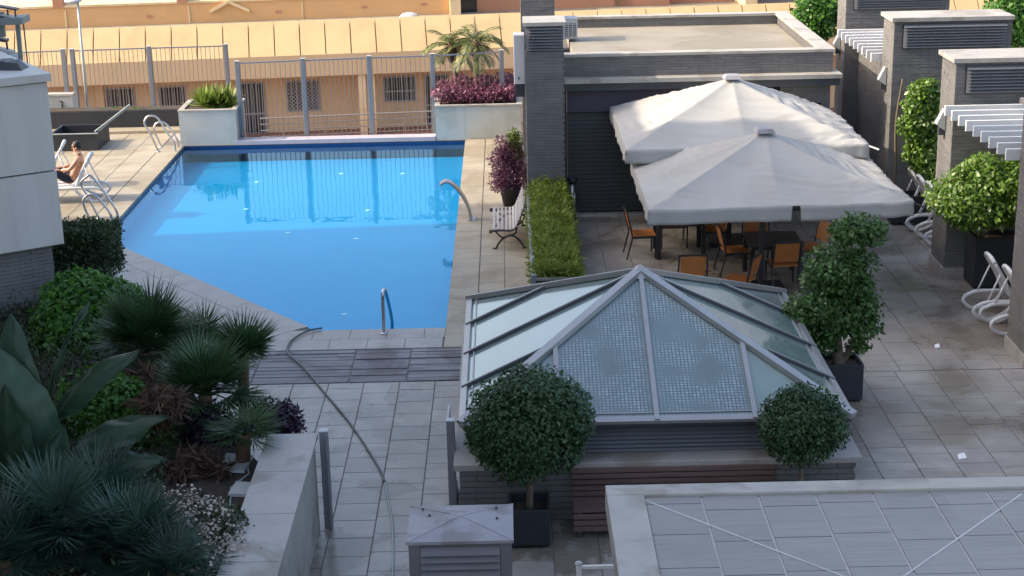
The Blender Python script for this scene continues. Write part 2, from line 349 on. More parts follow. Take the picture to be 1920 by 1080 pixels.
# leaf meshes -------------------------------------------------------
def leaf_mesh(name, base, axis, side, length, width, m, rnd, parent=None, fold=0.0):
    base = np.asarray(base); n = len(base)
    axis = axis/np.linalg.norm(axis, axis=1, keepdims=True)
    side = side - axis*np.sum(side*axis, axis=1, keepdims=True); side /= (np.linalg.norm(side, axis=1, keepdims=True)+1e-9)
    L_ = np.asarray(length).reshape(-1, 1)*np.ones((n, 1)); W_ = np.asarray(width).reshape(-1, 1)*np.ones((n, 1))
    v = np.empty((n, 4, 3)); mid = base + axis*L_*0.45
    nrm = np.cross(axis, side)
    v[:, 0] = base; v[:, 1] = mid + side*W_*0.5 + nrm*W_*fold; v[:, 2] = base + axis*L_ ; v[:, 3] = mid - side*W_*0.5 + nrm*W_*fold
    me = bpy.data.meshes.new(name); me.vertices.add(n*4); me.vertices.foreach_set('co', v.reshape(-1))
    me.loops.add(n*4); me.loops.foreach_set('vertex_index', np.arange(n*4, dtype=np.int32))
    me.polygons.add(n); me.polygons.foreach_set('loop_start', np.arange(0, n*4, 4, dtype=np.int32)); me.polygons.foreach_set('loop_total', np.full(n, 4, dtype=np.int32))
    me.update(); me.validate()
    a = me.attributes.new('rnd', 'FLOAT', 'POINT'); a.data.foreach_set('value', np.repeat(np.asarray(rnd, dtype=np.float32), 4))
    me.materials.append(m)
    o = bpy.data.objects.new(name, me); COL.objects.link(o)
    if parent is not None: par(o, parent)
    return o
def crown(name, parent, m, blobs, n, leaf, seed, clumps=26, spread=0.26, aspect=0.55, shell=0.55, up=0.3):
    """blobs: (cx,cy,cz,rx,ry,rz); leaves gathered in clumps around each blob's skin"""
    rg = np.random.default_rng(seed)
    vol = np.array([b[3]*b[4]+b[4]*b[5]+b[3]*b[5] for b in blobs]); cnt = (vol/vol.sum()*n).astype(int)
    Bs = []; Ax = []; Sd = []; Rn = []
    for b, k in zip(blobs, cnt):
        cc = rg.normal(size=(clumps, 3)); cc /= np.linalg.norm(cc, axis=1, keepdims=True); cc *= rg.uniform(0.72, 1.0, (clumps, 1))
        tone = rg.uniform(-0.16, 0.16, clumps)
        i = rg.integers(0, clumps, k)
        d = cc[i] + rg.normal(size=(k, 3))*spread
        fill = rg.random(k) < 0.35
        q = rg.normal(size=(k, 3)); q /= np.linalg.norm(q, axis=1, keepdims=True); q *= rg.uniform(shell, 1.0, (k, 1))
        d[fill] = q[fill]
        nn = np.linalg.norm(d, axis=1, keepdims=True); d = np.where(nn > 1.12, d/nn*1.12, d)
        sp_ = rg.normal(size=(14, 3)); sp_ /= np.linalg.norm(sp_, axis=1, keepdims=True); sp_[:, 2] = np.abs(sp_[:, 2])*.9-.15     # stray shoots
        ns = max(1, int(k*.035)); si = rg.integers(0, 14, ns); sw = rg.choice(k, ns, replace=False)
        d[sw] = sp_[si]*rg.uniform(.9, 1.26, (ns, 1)) + rg.normal(size=(ns, 3))*.035
        nn = np.linalg.norm(d, axis=1, keepdims=True)*0; d = np.where(nn > 1.12, d/nn*1.12, d)
        p = d*np.array(b[3:6]) + np.array(b[:3])
        out = d/(np.linalg.norm(d, axis=1, keepdims=True)+1e-6)
        nr = out + rg.normal(size=(k, 3))*0.55 + np.array([0, 0, up])
        ax = np.cross(nr, rg.normal(size=(k, 3))) + out*0.35 - np.array([0, 0, 0.12])
        Bs.append(p); Ax.append(ax); Sd.append(np.cross(nr, ax)); Rn.append(np.clip(rg.random(k)*0.8 + 0.1 + tone[i], 0, 1))
    B = np.concatenate(Bs); k = len(B); ln = leaf*rg.uniform(0.65, 1.25, k)
    return leaf_mesh(name, B, np.concatenate(Ax), np.concatenate(Sd), ln, ln*aspect, m, np.concatenate(Rn), parent, 0.12)
def boxfol(name, parent, m, lo, hi, n, leaf, seed, aspect=0.4, rough=0.05):
    rg = np.random.default_rng(seed); lo = np.array(lo); hi = np.array(hi); s = hi-lo
    p = rg.random((n, 3)); area = np.array([s[1]*s[2], s[0]*s[2], s[0]*s[1]*1.6]); ax_ = rg.choice(3, n, p=area/area.sum())
    sgn = rg.random(n) < 0.5; sgn[ax_ == 2] = rg.random((ax_ == 2).sum()) < 0.9
    idx = np.arange(n); p[idx, ax_] = np.where(sgn, 1, 0) + 0
    out = np.zeros((n, 3)); out[idx, ax_] = np.where(sgn, 1, -1)
    P = lo + p*s
    bump = (np.sin(P[:, 0]*7+P[:, 1]*5)+np.sin(P[:, 1]*9.3+1)+np.sin(P[:, 0]*11+P[:, 2]*8))/3
    P = P + out*(bump[:, None]*rough*0.8 + rg.normal(size=(n, 1))*rough*0.6 - 0.02)
    nr = out + rg.normal(size=(n, 3))*0.6
    axx = np.cross(nr, rg.normal(size=(n, 3))) + out*0.9
    ln = leaf*rg.uniform(0.6, 1.3, n)
    return leaf_mesh(name, P, axx, np.cross(nr, axx), ln, ln*aspect, m, np.clip(rg.random(n)*0.7+0.15+bump*0.2, 0, 1), parent, 0.1)
def fan_palm(parent, m, centre, nf, R, seed, zmin=0.0, zmax=1.2, sweep=(0, 2*math.pi), petiole=0.6, name='frond', blades=20, width=0.026):
    """costapalmate fronds: a stalk and a fan of narrow blades"""
    rg = random.Random(seed); c = Vector(centre); st = MB(); B = []; A = []; S = []; Ln = []; Wd = []; Rn = []
    for i in range(nf):
        az = sweep[0] + (sweep[1]-sweep[0])*(i+rg.random()*0.8)/nf; el = rg.uniform(zmin, zmax)
        d = Vector((math.cos(az)*math.cos(el), math.sin(az)*math.cos(el), math.sin(el)))
        pl = petiole*rg.uniform(0.75, 1.15); tip = c + d*pl - Vector((0, 0, 0.06*pl))
        st.tube([c, c.lerp(tip, 0.5)+Vector((0, 0, 0.03)), tip], [0.014, 0.01, 0.008], 5)
        side = d.cross(Vector((0, 0, 1))).normalized(); nrm = side.cross(d)
        tone = rg.uniform(0.1, 0.75)
        for k in range(blades):
            a = rad(-105 + 210*k/(blades-1)); bd = d*math.cos(a) + side*math.sin(a) + nrm*(0.18*abs(math.sin(a)) + rg.uniform(-0.10, 0.06)) - Vector((0, 0, 0.16+rg.uniform(0, .12)))
            ln = R*rg.uniform(0.85, 1.05)*(1-0.25*abs(a)/1.85)
            B.append(tip); A.append(bd); S.append(bd.cross(nrm)); Ln.append(ln); Wd.append(width*R/0.5); Rn.append(min(1, max(0, tone+rg.uniform(-0.15, 0.25))))
    f = leaf_mesh(name, np.array(B), np.array(A), np.array(S), Ln, Wd, m, Rn, parent, 0.15)
    st.build('leaf_stalk', m, parent)
    return f
def brickwork(o, u, n, length, z0, z1, b, bl=0.37, bh=0.062, gap=0.005, depth=0.03, rg=random.Random(3)):
    """running bond of brick boxes; outer face sits at plane o (+n outward)"""
    o, u, n = Vector(o), Vector(u).normalized(), Vector(n).normalized()
    rows = int((z1-z0)/bh + 0.5); bh_ = (z1-z0)/rows
    for r in range(rows):
        x = -(r % 2)*bl*0.5
        while x < length:
            a, e = max(0, x), min(length, x+bl-gap); x += bl
            if e-a < 0.03: continue
            k = rg.uniform(-0.003, 0.003); p0 = o+u*a; p1 = o+u*e; zz0 = z0+r*bh_; zz1 = zz0+bh_-gap
            q = [p0-n*depth, p1-n*depth, p1+n*k, p0+n*k]
            b.hexa([(v.x, v.y, zz0) for v in q], [(v.x, v.y, zz1) for v in q])
    return b
def brick_box(parent, x0, x1, y0, y1, z0, z1, faces='fl', m=None, name='brick_courses'):
    m = m or M_brick
    MB().box(x0+.012, x1-.012, y0+.012, y1-.012, z0, z1).build('core', M_brickm, parent)
    b = MB()
    if 'f' in faces: brickwork((x0, y0, 0), (1, 0, 0), (0, -1, 0), x1-x0, z0, z1, b)
    if 'l' in faces: brickwork((x0, y1, 0), (0, -1, 0), (-1, 0, 0), y1-y0-0.035, z0, z1, b)
    if 'r' in faces: brickwork((x1, y0+0.035, 0), (0, 1, 0), (1, 0, 0), y1-y0-0.035, z0, z1, b)
    return tag(b.build(name, m, parent), kind='stuff')
def louvres(parent, x0, x1, y, z0, z1, n, m, depth=0.05, name='louvre_slat'):
    h = (z1-z0)/n
    for i in range(n):
        z = z0+h*i
        MB().hexa([(x0, y-depth, z), (x1, y-depth, z), (x1, y-depth+0.008, z+0.004), (x0, y-depth+0.008, z+0.004)],
                  [(x0, y-0.004, z+h*0.92), (x1, y-0.004, z+h*0.92), (x1, y+0.004, z+h*0.93), (x0, y+0.004, z+h*0.93)]).build(name, m, parent)

# ================================================================== THE SETTING
tag(MB().box(-900, 900, -200, 1800, -4.6, -4.3).build('ground', M_ground), kind='structure')
PX0, PX1, PYB, PYF = -8.42, -1.12, 40.72, 25.5
POOL = [(PX1, PYF), (PX1, PYB), (PX0, PYB), (PX0, 31.75), (-3.3, PYF)]   # counter-clockwise from front right
def terrace():
    b = MB(); z = -0.014
    xs0, xs1, y0, y1 = -24, 14, -6, 41.45
    PX1, PX0, PYB, PYF = -1.09, -8.45, 40.72, 25.47
    b.prism([(PX1, y0), (xs1, y0), (xs1, y1), (PX1, y1)], -4.25, z)
    b.prism([(xs0, PYB), (PX1, PYB), (PX1, y1), (xs0, y1)], -4.25, z)
    b.prism([(xs0, y0), (PX0, y0), (PX0, PYB), (xs0, PYB)], -4.25, z)
    b.prism([(PX0, y0), (PX1, y0), (PX1, PYF), (-3.32, PYF), (PX0, 31.72)], -4.25, z)
    return tag(b.build('terrace_base', M_grout), kind='structure')
terrace()
tileMeshes = {}
def tile_mesh(w_, d_, m):
    k = (round(w_, 3), round(d_, 3), m.name)
    if k not in tileMeshes:
        x, y, c = w_/2, d_/2, 0.003
        v = [(-x, -y, -.02), (x, -y, -.02), (x, y, -.02), (-x, y, -.02), (-x, -y, -c), (x, -y, -c), (x, y, -c), (-x, y, -c), (-x+c, -y+c, 0), (x-c, -y+c, 0), (x-c, y-c, 0), (-x+c, y-c, 0)]
        me = bpy.data.meshes.new('paving_slab'); me.from_pydata(v, [], [(0,1,5,4),(1,2,6,5),(2,3,7,6),(3,0,4,7),(4,5,9,8),(5,6,10,9),(6,7,11,10),(7,4,8,11),(8,9,10,11)])
        me.materials.append(m); tileMeshes[k] = me
    return tileMeshes[k]
def inbox(x, y, boxes): return any(a <= x <= b and c <= y <= d for a, b, c, d in boxes)
def pave(name, x0, x1, y0, y1, tw, td, m, skip=(), near=300, stagger=True):
    rg = random.Random(name)
    g = MB().box(x0, x1, y0, y1, -0.012, -0.008).build(name, M_grout); tag(g, kind='structure')
    spots = []; nx = max(1, round((x1-x0)/tw)); tw = (x1-x0)/nx
    for i in range(nx):
        off = rg.uniform(0, td) if stagger else 0
        y = y0 - off
        while y < y1-0.02:
            a, e = max(y, y0), min(y+td, y1); y += td
            if e-a < 0.06: continue
            cx, cy = x0+tw*(i+.5), (a+e)/2
            if not inbox(cx, cy, skip): spots.append((cx, cy, tw-0.014, e-a-0.012))
    def seen(s):
        v = np.array([s[0], s[1], 0])-CAMP; d = v@cf
        px = 960+FPX*(v@cr)/d; py = 540-FPX*(v@cu)/d
        return (0 if (-40 < px < 1960 and -40 < py < 1110) else 1, d)
    spots.sort(key=seen)
    for cx, cy, a, e in spots[:near]:
        o = bpy.data.objects.new('paving_slab', tile_mesh(a, e, m)); COL.objects.link(o); o.parent = g
        o.location = (cx, cy, rg.uniform(-0.0015, 0.0015)); o.rotation_euler = (rg.uniform(-.002, .002), rg.uniform(-.002, .002), 0)
    if len(spots) > near:
        b = MB()
        for cx, cy, a, e in spots[near:]:
            z = rg.uniform(-0.001, 0.001); b.box(cx-a/2, cx+a/2, cy-e/2, cy+e/2, -0.02, z)
        tag(b.build('paving_field', m, g), kind='stuff')
    return g
SKYB = (-0.35, 3.9, 18.4, 22.9)
pave('lower_terrace_pavement', -5.0, 4.22, 10.0, 22.96, 0.53, 0.49, M_slab, skip=[SKYB, (-5.1, -2.9, 9, 18.3)])
pave('side_terrace_pavement', 4.22, 10.6, 10.0, 22.96, 0.53, 0.49, M_slabr)
pave('bar_terrace_pavement', 1.25, 10.6, 22.98, 32.8, 0.53, 0.53, M_slabr, skip=[(1.2, 3.9, 22.9, 22.95)])
pave('poolside_pavement', -0.60, 0.34, 24.52, 41.2, 0.47, 0.6, M_deckst)
pave('sun_deck_pavement', -15.0, -8.98, 29.0, 42.4, 0.6, 0.6, M_deckst)

# pool ---------------------------------------------------------------
pool = tag(MB().box(0, .01, 0, .01, -1.3, -1.29).build('swimming_pool', M_pool), kind='structure')
pool.data.clear_geometry()
fl = MB(); fl.add([(x, y, -0.45) for x, y in POOL], [tuple(range(5))])
for i in range(5):
    a, b_ = POOL[i], POOL[(i+1) % 5]; fl.add([(a[0], a[1], -0.45), (b_[0], b_[1], -0.45), (b_[0], b_[1], -0.02), (a[0], a[1], -0.02)], [(0, 1, 2, 3)])
pool.data.from_pydata(fl.v, [], fl.f)
wme = bpy.data.meshes.new('water'); wme.from_pydata([(x, y, -0.075) for x, y in POOL], [], [(0, 1, 2, 3, 4)]); wme.materials.append(M_water)
if wme.polygons[0].normal.z < 0: wme.flip_normals()
wt = bpy.data.objects.new('water', wme); COL.objects.link(wt)
tag(wt, kind='structure')
def inset_strip(a, b_, off0, off1, z0, z1):
    a, b_ = Vector((*a, 0)), Vector((*b_, 0)); d = (b_-a).normalized(); n = Vector((d.y, -d.x, 0))
    return [(v.x, v.y) for v in (a+n*off0, b_+n*off0, b_+n*off1, a+n*off1)]
bd = MB()
for i in range(5):
    q = inset_strip(POOL[i], POOL[(i+1) % 5], -0.006, 0.0, 0, 0); bd.prism(q, -0.24, -0.03)
bd.build('tile_band', M_band, pool)
# white inlet discs on the floor and the wall
for px, py in [(640, 326), (755, 326), (540, 437), (668, 448), (482, 342), (462, 393), (690, 395), (645, 590)]:
    p = PZ(px, py, -0.45); MB().lathe([(0.06, 0), (0.06, .012), (0.035, .02)], 12, (p.x, p.y, -0.45)).build('floor_inlet', M_paper, pool)
MB().box(PX1-0.05, PX1-0.004, 30.0, 30.25, -0.40, -0.2).build('wall_inlet', M_band, pool)
# coping stones
cop = tag(MB().box(-3.25, PX1, 24.5, PYF, -0.03, -0.012).build('pool_coping', M_grout), kind='structure')
def stone(poly, m=M_cope, z=0.004): MB().prism(poly, -0.06, z).build('coping_stone', m, cop)
for i in range(5):
    x0 = -4.25 + i*0.62; 
    for j in (0, 1):
        xa = max(x0 + j*0.3, -4.9); xb = min(xa+.612, -1.135); stone([(xa, 24.52+j*.5), (xb, 24.52+j*.5), (xb, 25.012+j*.49), (xa, 25.012+j*.49)])
for i in range(25):     # right side
    y0 = 24.52 + i*0.648
    stone([(PX1-0.006, y0), (PX1+0.508, y0), (PX1+0.508, y0+.64), (PX1-0.006, y0+.64)], M_deckst)
for i in range(18):     # left side
    y0 = 31.75 + i*0.5; stone([(PX0-0.54, y0), (PX0+0.006, y0), (PX0+0.006, y0+.492), (PX0-0.54, y0+.492)], M_deckst)
dA, dB = Vector((-3.3, PYF, 0)), Vector((PX0, 31.75, 0)); dd = (dB-dA).normalized(); dn = Vector((dd.y, -dd.x, 0))
if dn.y > 0: dn = -dn
dl = (dB-dA).length
for j, (o0, o1, st, s0) in enumerate([(-0.006, 0.5, 0.62, -0.35), (0.508, 1.05, 0.62, -0.1)]):
    t = s0
    while t < dl+0.6:
        q = [dA+dd*t+dn*o0, dA+dd*(t+st-.008)+dn*o0, dA+dd*(t+st-.008)+dn*o1, dA+dd*t+dn*o1]
        if (q[0].y if j == 0 else 99) > 25.3 or j: stone([(v.x, v.y) for v in q], z=0.007 if j == 0 else 0.0055)
        t += st
# slim coping wall at the far end, between the planters
MB().box(-7.1, -1.9, 40.73, 41.15, -0.1, 0.09).build('back_coping', mat('lilac_coping', (0.42, 0.38, 0.43), 0.5, 0.1), cop)

# timber grating strip in front of the pool and along the diagonal
dk = tag(MB().box(-6.2, -0.62, 22.98, 24.5, -0.05, -0.03).build('timber_decking', M_grout), kind='structure')
rg = random.Random(5)
for s_, (xa, xb) in enumerate([(-6.2, -4.05), (-4.04, -2.55), (-2.53, -1.66), (-1.64, -0.63)]):
    for i in range(10):
        y0 = 23.0 + i*0.149
        MB().box(xa+.006, xb-.006, y0, y0+.128, -0.03, rg.uniform(-0.012, 0.004)).build('plank', M_plank, dk)
t = 0.4
for i in range(6):
    o0 = 1.08 + i*0.14
    for a in np.arange(0.3, dl+0.4, 1.75):
        q = [dA+dd*(a)+dn*o0, dA+dd*(a+1.74)+dn*o0, dA+dd*(a+1.74)+dn*(o0+.12), dA+dd*a+dn*(o0+.12)]
        MB().prism([(v.x, v.y) for v in q], -0.03, rg.uniform(0.006, 0.012)).build('plank', M_plank, dk)

# planted bed with rendered retaining wall ----------------------------
BED = [(-3.0, 9.5), (-3.0, 17.6), (-3.9, 19.3), (-4.9, 21.2), (-6.1, 24.2), (-7.6, 27.2), (-9.2, 29.2), (-11, 28), (-11, 9.5)]
tag(MB().prism(BED, -0.01, 0.95).build('garden_bed', M_soil), kind='structure')
wall = wthing('planter_wall', (-2.7, 15, 0), 'pale rendered retaining wall of the garden bed, lower left', 'wall')
MB().prism([(-2.42, 9), (-2.42, 17.9), (-2.9, 17.9), (-2.9, 9)], 0, 1.16).build('wall_body', M_wallst, wall)
for i in range(8):
    y0 = 9 + i*1.13
    MB().box(-3.0, -2.39, y0, y0+1.12, 1.16, 1.21).build('coping_slab', M_wallst, wall, bevel=0.006)
ow = wthing('planter_wall', (-4.5, 21, 0), 'low pale wall around the garden bed behind the purple plants', 'wall')
for a, b_ in zip(BED[1:6], BED[2:7]):
    MB().prism(inset_strip(a, b_, 0.0, 0.16, 0, 0), 0, 0.72).build('wall_body', M_wallst, ow)
tag(MB().tube([Vector((-3.2, 16.3, .97)), Vector((-3.3, 17.0, .97)), Vector((-3.15, 17.4, .97)), Vector((-3.2, 17.6, .97))], .012, 6).build('irrigation_pipe', M_hose), 'thin pale irrigation pipe on the dark soil', 'pipe')
for px, py, a in [(1290*.352, 700+620*.352, .14), (1250*.352, 700+480*.352, .2), (1055*.352, 700+240*.352, .12)]:
    p = PZ(px, py, 0.96)
    tag(MB().hexa([(p.x-a, p.y-a*1.2, .955), (p.x+a*.8, p.y-a*1.4, .955), (p.x+a, p.y+a, .955), (p.x-a*.7, p.y+a*1.3, .955)],
                  [(p.x-a*.97, p.y-a*1.15, .99), (p.x+a*.77, p.y-a*1.3, .985), (p.x+a*.95, p.y+a*.9, .99), (p.x-a*.66, p.y+a*1.2, 1.0)]).build('stone_slab', M_marble),
        ['small white stone lying on the soil beside the wall', 'larger pale slab lying on the soil under the palm', 'white stone under the dry fronds behind the slab'][[.14, .2, .12].index(a)], 'stone')

# ================================================================== BUILDINGS ON THE LEFT
CN = Vector((-7.2, 24.2, 0)); td = Vector((.85, .53, 0)).normalized(); tn = Vector((-td.y, td.x, 0))
def tq(a0, a1, b0, b1): return [((CN+td*a+tn*b).x, (CN+td*a+tn*b).y) for a, b in ((a0, b0), (a1, b0), (a1, b1), (a0, b1))]
tw = wthing('apartment_wing', CN, 'apartment wing with white cladding over a grey brick base, left edge', 'building')
MB().prism(tq(-7, -.02, .02, 7), 0, 1.98).build('base_core', M_brickm, tw)
b = MB(); brickwork(CN-td*7, td, -tn, 7, 0.0, 1.97, b); tag(b.build('brick_courses', M_brick, tw), kind='stuff')
for (z0, z1) in ((1.98, 3.14), (3.165, 4.52)):
    for k in range(3):
        MB().prism(tq(-7+k*2.4, -7+(k+1)*2.4-.02 if k < 2 else .16, -.14, 7), z0, z1).build('cladding_panel', M_white, tw)
MB().prism(tq(-7.2, .22, -.2, 7.1), 4.54, 4.66).build('roof_coping', M_white, tw)
for i, (px, py) in enumerate([(24, 130), (12, 128)]):
    p = PZ(px, py, 4.66); 
    MB().hexa([(p.x-.18, p.y-.1, 4.66), (p.x+.18, p.y-.15, 4.66), (p.x+.2, p.y+.2, 4.66), (p.x-.2, p.y+.2, 4.66)], [(p.x-.1, p.y-.05, 4.78), (p.x+.1, p.y-.05, 4.76), (p.x+.08, p.y+.1, 4.8), (p.x-.1, p.y+.1, 4.8)]).build('roof_debris', M_aludk, tw)
# balcony frame behind the wing, top left corner
bf = wthing('balcony', (-11.2, 31, 0), 'grey balcony frame with dark railings, top left corner', 'balcony')
YB = 29.5
def bp(px, py): return PY(px, py, YB)
MB().bar(bp(-60, 42), bp(49, 36), .5, .12).build('beam', M_lead, bf)
MB().bar(bp(33, 44), bp(40, 122), .07, .07).build('post', M_lead, bf)
MB().bar(bp(44, 44), bp(52, 122), .02, .02).build('thin_post', M_aludk, bf)
MB().bar(bp(14, 18), bp(16, 37), .025, .025).build('railing_post', M_aludk, bf)
MB().bar(bp(28, 18), bp(30, 37), .025, .025).build('railing_post', M_aludk, bf)
MB().bar(bp(-40, 5), bp(33, 17), .2, .03).build('railing_top', M_aludk, bf)
MB().bar(bp(-40, 18), bp(33, 33), .2, .02).build('railing_panel', M_white, bf)
MB().bar(bp(-40, 66), bp(14, 76), .2, .05).build('railing_top', M_aludk, bf)
MB().bar(bp(12, 76), bp(16, 110), .03, .03).build('railing_post', M_aludk, bf)
MB().bar(bp(-40, 82), bp(26, 98), .2, .05).build('railing_panel', M_white, bf)
MB().bar(bp(-40, 104), bp(26, 118), 1.2, .12).build('floor_slab', M_lead, bf)
MB().bar(bp(-40, 46), bp(8, 46), .1, .45).build('window_pane', M_lead, bf)
# unseen blocks further left, heights stepped to shape the big terrace shadow
for (y0, y1, zt, lab) in ((-12, 24.0, 24.0, 'unseen tall white block shading the terrace, nearest'), (24.0, 27.9, 14.9, 'unseen white block shading the terrace, middle height'), (27.9, 32.6, 12.9, 'lowest unseen white block shading the terrace, next to the sun deck')):
    tb = wthing('shading_block', (-17, (y0+y1)/2, 0), lab, 'building', 'unseen shading blocks left of the terrace')
    MB().box(-22, -13.2, y0+.01, y1-.01, 0, zt).build('wall', M_white, tb)
    MB().box(-22.1, -13.1, y0+.005, y1-.005, zt, zt+.2).build('roof_coping', M_copew, tb)
    for fl_ in range(int(zt//3)):
        for k in range(int((y1-y0)//3)):
            yy = y0+.7+k*3
            wn = MB().box(-13.22, -13.17, yy, yy+1.6, fl_*3+.9, fl_*3+2.3).build('window', M_glassd, tb)
            MB().box(-13.21, -13.1, yy-.06, yy+1.66, fl_*3+.82, fl_*3+.9).build('sill', M_copew, wn)

# ================================================================== BACKGROUND BUILDING (peach, turned a little)
ba = rad(6.5); BU = Vector((math.cos(ba), math.sin(ba), 0)); BN = Vector((math.sin(ba), -math.cos(ba), 0)); ZW = -3.7
BO = PZ(475, 250, ZW)
def bw(px, py, off=0.0): return PP(px, py, BO+BN*off, BN)           # pixel -> point on the wall plane (off: towards camera)
def buv(p): q = p-BO; return q.dot(BU), p.z
def bpt(u, off, z): v = BO+BU*u+BN*off; return (v.x, v.y, z)
def bbox(mb, u0, u1, o0, o1, z0, z1):
    return mb.hexa([bpt(u0, o0, z0), bpt(u1, o0, z0), bpt(u1, o1, z0), bpt(u0, o1, z0)], [bpt(u0, o0, z1), bpt(u1, o0, z1), bpt(u1, o1, z1), bpt(u0, o1, z1)])
pb = wthing('peach_building', BO, 'long peach stucco building with sloping cream parapet behind the pool fence', 'building')
U0, U1 = -14, 34
zf0 = buv(bw(592, 143, 1.3))[1]; zf1 = buv(bw(592, 101, 1.3))[1]
bbox(MB(), U0, U1, 0, -8, ZW-.6, zf0+.3).build('wall', M_stucco, pb)
bbox(MB(), U0, U1, -.2, 1.3, zf0, zf1-.03).build('fascia', M_stucco, pb)
bbox(MB(), U0, U1, 0.0, 3.2, ZW-.6, ZW).build('walkway', M_walk, pb)
top = (0.15, zf1+1.12)
pw = 45.5/3000*62.0
k = 0; u = U0
while u < U1:
    a, e = u+.02, u+pw-.02
    P4 = [bpt(a, 1.3, zf1-.03), bpt(e, 1.3, zf1-.03), bpt(e, 0.35, zf1+1.12), bpt(a, 0.35, zf1+1.12)]
    Q4 = [bpt(a, 1.2, zf1-.03), bpt(e, 1.2, zf1-.03), bpt(e, 0.2, zf1+1.10), bpt(a, 0.2, zf1+1.10)]
    MB().hexa(Q4, P4).build('parapet_panel', M_panel, pb); u += pw; k += 1
MB().hexa([bpt(U0, 1.15, zf1-.06), bpt(U1, 1.15, zf1-.06), bpt(U1, 0.15, zf1-.06), bpt(U0, 0.15, zf1-.06)], [bpt(U0, 1.14, zf1), bpt(U1, 1.14, zf1), bpt(U1, 0.1, zf1+1.06), bpt(U0, 0.1, zf1+1.06)]).build('parapet_core', M_stucco, pb)
bbox(MB(), U0, U1, .12, -8, zf0+.3, zf1+.7).build('flat_roof', M_roofg, pb)
# openings, from photo rectangles on the wall plane
def opening(x0, y0, x1, y1, name, bars, lattice=False):
    p, q = buv(bw(x0, y1)), buv(bw(x1, y0)); u0, u1, z0, z1 = p[0], q[0], p[1], q[1]
    wn = bbox(MB(), u0, u1, -.05, .015, z0, z1).build(name, M_glassd, pb)
    fr = MB()
    for (a, b_, c, d) in ((u0-.05, u1+.05, z1, z1+.05), (u0-.05, u1+.05, z0-.05, z0), (u0-.05, u0, z0, z1), (u1, u1+.05, z0, z1)): bbox(fr, a, b_, 0.0, .04, c, d)
    fr.build('frame', M_grille, wn)
    n = bars
    if not lattice:
        for i in range(n):
            uu = u0+(u1-u0)*(i+.5)/n; bbox(MB(), uu-.014, uu+.014, .03, .055, z0, z1).build('grille_bar', M_grille, wn)
        bbox(MB(), u0, u1, .028, .05, z0+(z1-z0)*.38, z0+(z1-z0)*.38+.05).build('grille_bar', M_grille, wn)
    else:
        for i in range(-n, n+1):
            for s_ in (1, -1):
                u_a = u0+(u1-u0)*(i/n if s_ == 1 else i/n+1-0); h = z1-z0; wdt = u1-u0
                # clip the diagonal to the opening
                pts = []
                for tt in np.linspace(0, 1, 41):
                    uu = (u0+wdt*i/n+tt*h) if s_ == 1 else (u1-wdt*i/n-tt*h)
                    if u0 <= uu <= u1: pts.append((uu, z0+tt*h))
                if len(pts) > 1:
                    a_, e_ = pts[0], pts[-1]; MB().bar(bpt(a_[0], .04, a_[1]), bpt(e_[0], .04, e_[1]), .03, .03, BN).build('grille_bar', M_grille, wn)
opening(452, 156, 492, 250, 'door', 9)
opening(541, 152, 595, 207, 'window', 8, True)
opening(723, 144, 776, 189, 'window', 11)
opening(801, 141, 838, 232, 'door', 8)
opening(206, 166, 249, 230, 'window', 9)
opening(303, 163, 345, 225, 'window', 9)
for x0, x1 in ((676, 689), (694, 706)):
    a = buv(bw(x0, 235, 1.1))[0]; e = buv(bw(x1, 235, 1.1))[0]; bbox(MB(), a, e, .95, 1.2, ZW, zf0).build('column', M_cream, pb)
a = buv(bw(108, 200))[0]; e = buv(bw(200, 200))[0]; bbox(MB(), e-.35, e-.05, 0, .14, ZW, zf0).build('pilaster', M_stucco, pb)
for h in (.32, .55, .78, 1.0):
    MB().tube([bpt(buv(bw(492, 220))[0], 2.3, ZW+h), bpt(buv(bw(840, 220))[0], 2.3, ZW+h)], .02 if h < 1 else .03, 6).build('walkway_rail', M_bar, pb)
for x in (530, 610, 760, 800):
    uu = buv(bw(x, 230, 2.3))[0]; MB().tube([bpt(uu, 2.3, ZW), bpt(uu, 2.3, ZW+1)], .018, 6).build('walkway_rail_post', M_bar, pb)
# set-back upper wall with little gable moulding, vents and chimneys
ub = -3.2
def uw(px, py): return buv(bw(px, py, ub))
zu0 = zf1+.68; zu1 = uw(300, 8)[1]; uR = uw(843, 20)[0]
bbox(MB(), U0, uR, ub, ub-5, zu0, zu1).build('upper_wall', M_orange, pb)
bbox(MB(), U0, uR, ub+.05, ub-5.05, zu1, zu1+.08).build('upper_coping', M_cream, pb)
bbox(MB(), uR, uR+.42, ub+.35, ub-5, zu0, zu1+3).build('corner_pier', M_cream, pb)
bbox(MB(), uR+.43, uR+9, ub-.3, ub-5, zu0, zu1+3).build('terracotta_wall', M_terra, pb)
g0, gm, g1 = uw(393, 22), uw(428, 3), uw(468, 20)
for a, e in ((g0, gm), (gm, g1)): MB().bar(bpt(a[0], ub+.06, a[1]), bpt(e[0], ub+.06, e[1]), .1, .14, BN).build('gable_moulding', M_cream, pb)
bbox(MB(), uw(98, 0)[0], uw(118, 0)[0], ub+.07, ub-.8, zu1+.02, zu1+.42).build('chimney', M_terra, pb)
bbox(MB(), uw(331, 0)[0], uw(350, 0)[0], ub+.07, ub-.8, zu1+.02, zu1+.42).build('chimney', M_terra, pb)
for px, py in ((280, 31), (522, 22), (683, 13), (795, 8)):
    a, z = uw(px, py); bbox(MB(), a-.12, a+.12, ub, ub+.02, z-.05, z+.05).build('wall_vent', M_terra, pb)
for px in (122, 354, 567): a = uw(px, 20)[0]; bbox(MB(), a-.03, a+.03, ub, ub+.03, zu0, zu1-.1).build('downpipe', M_cream, pb)
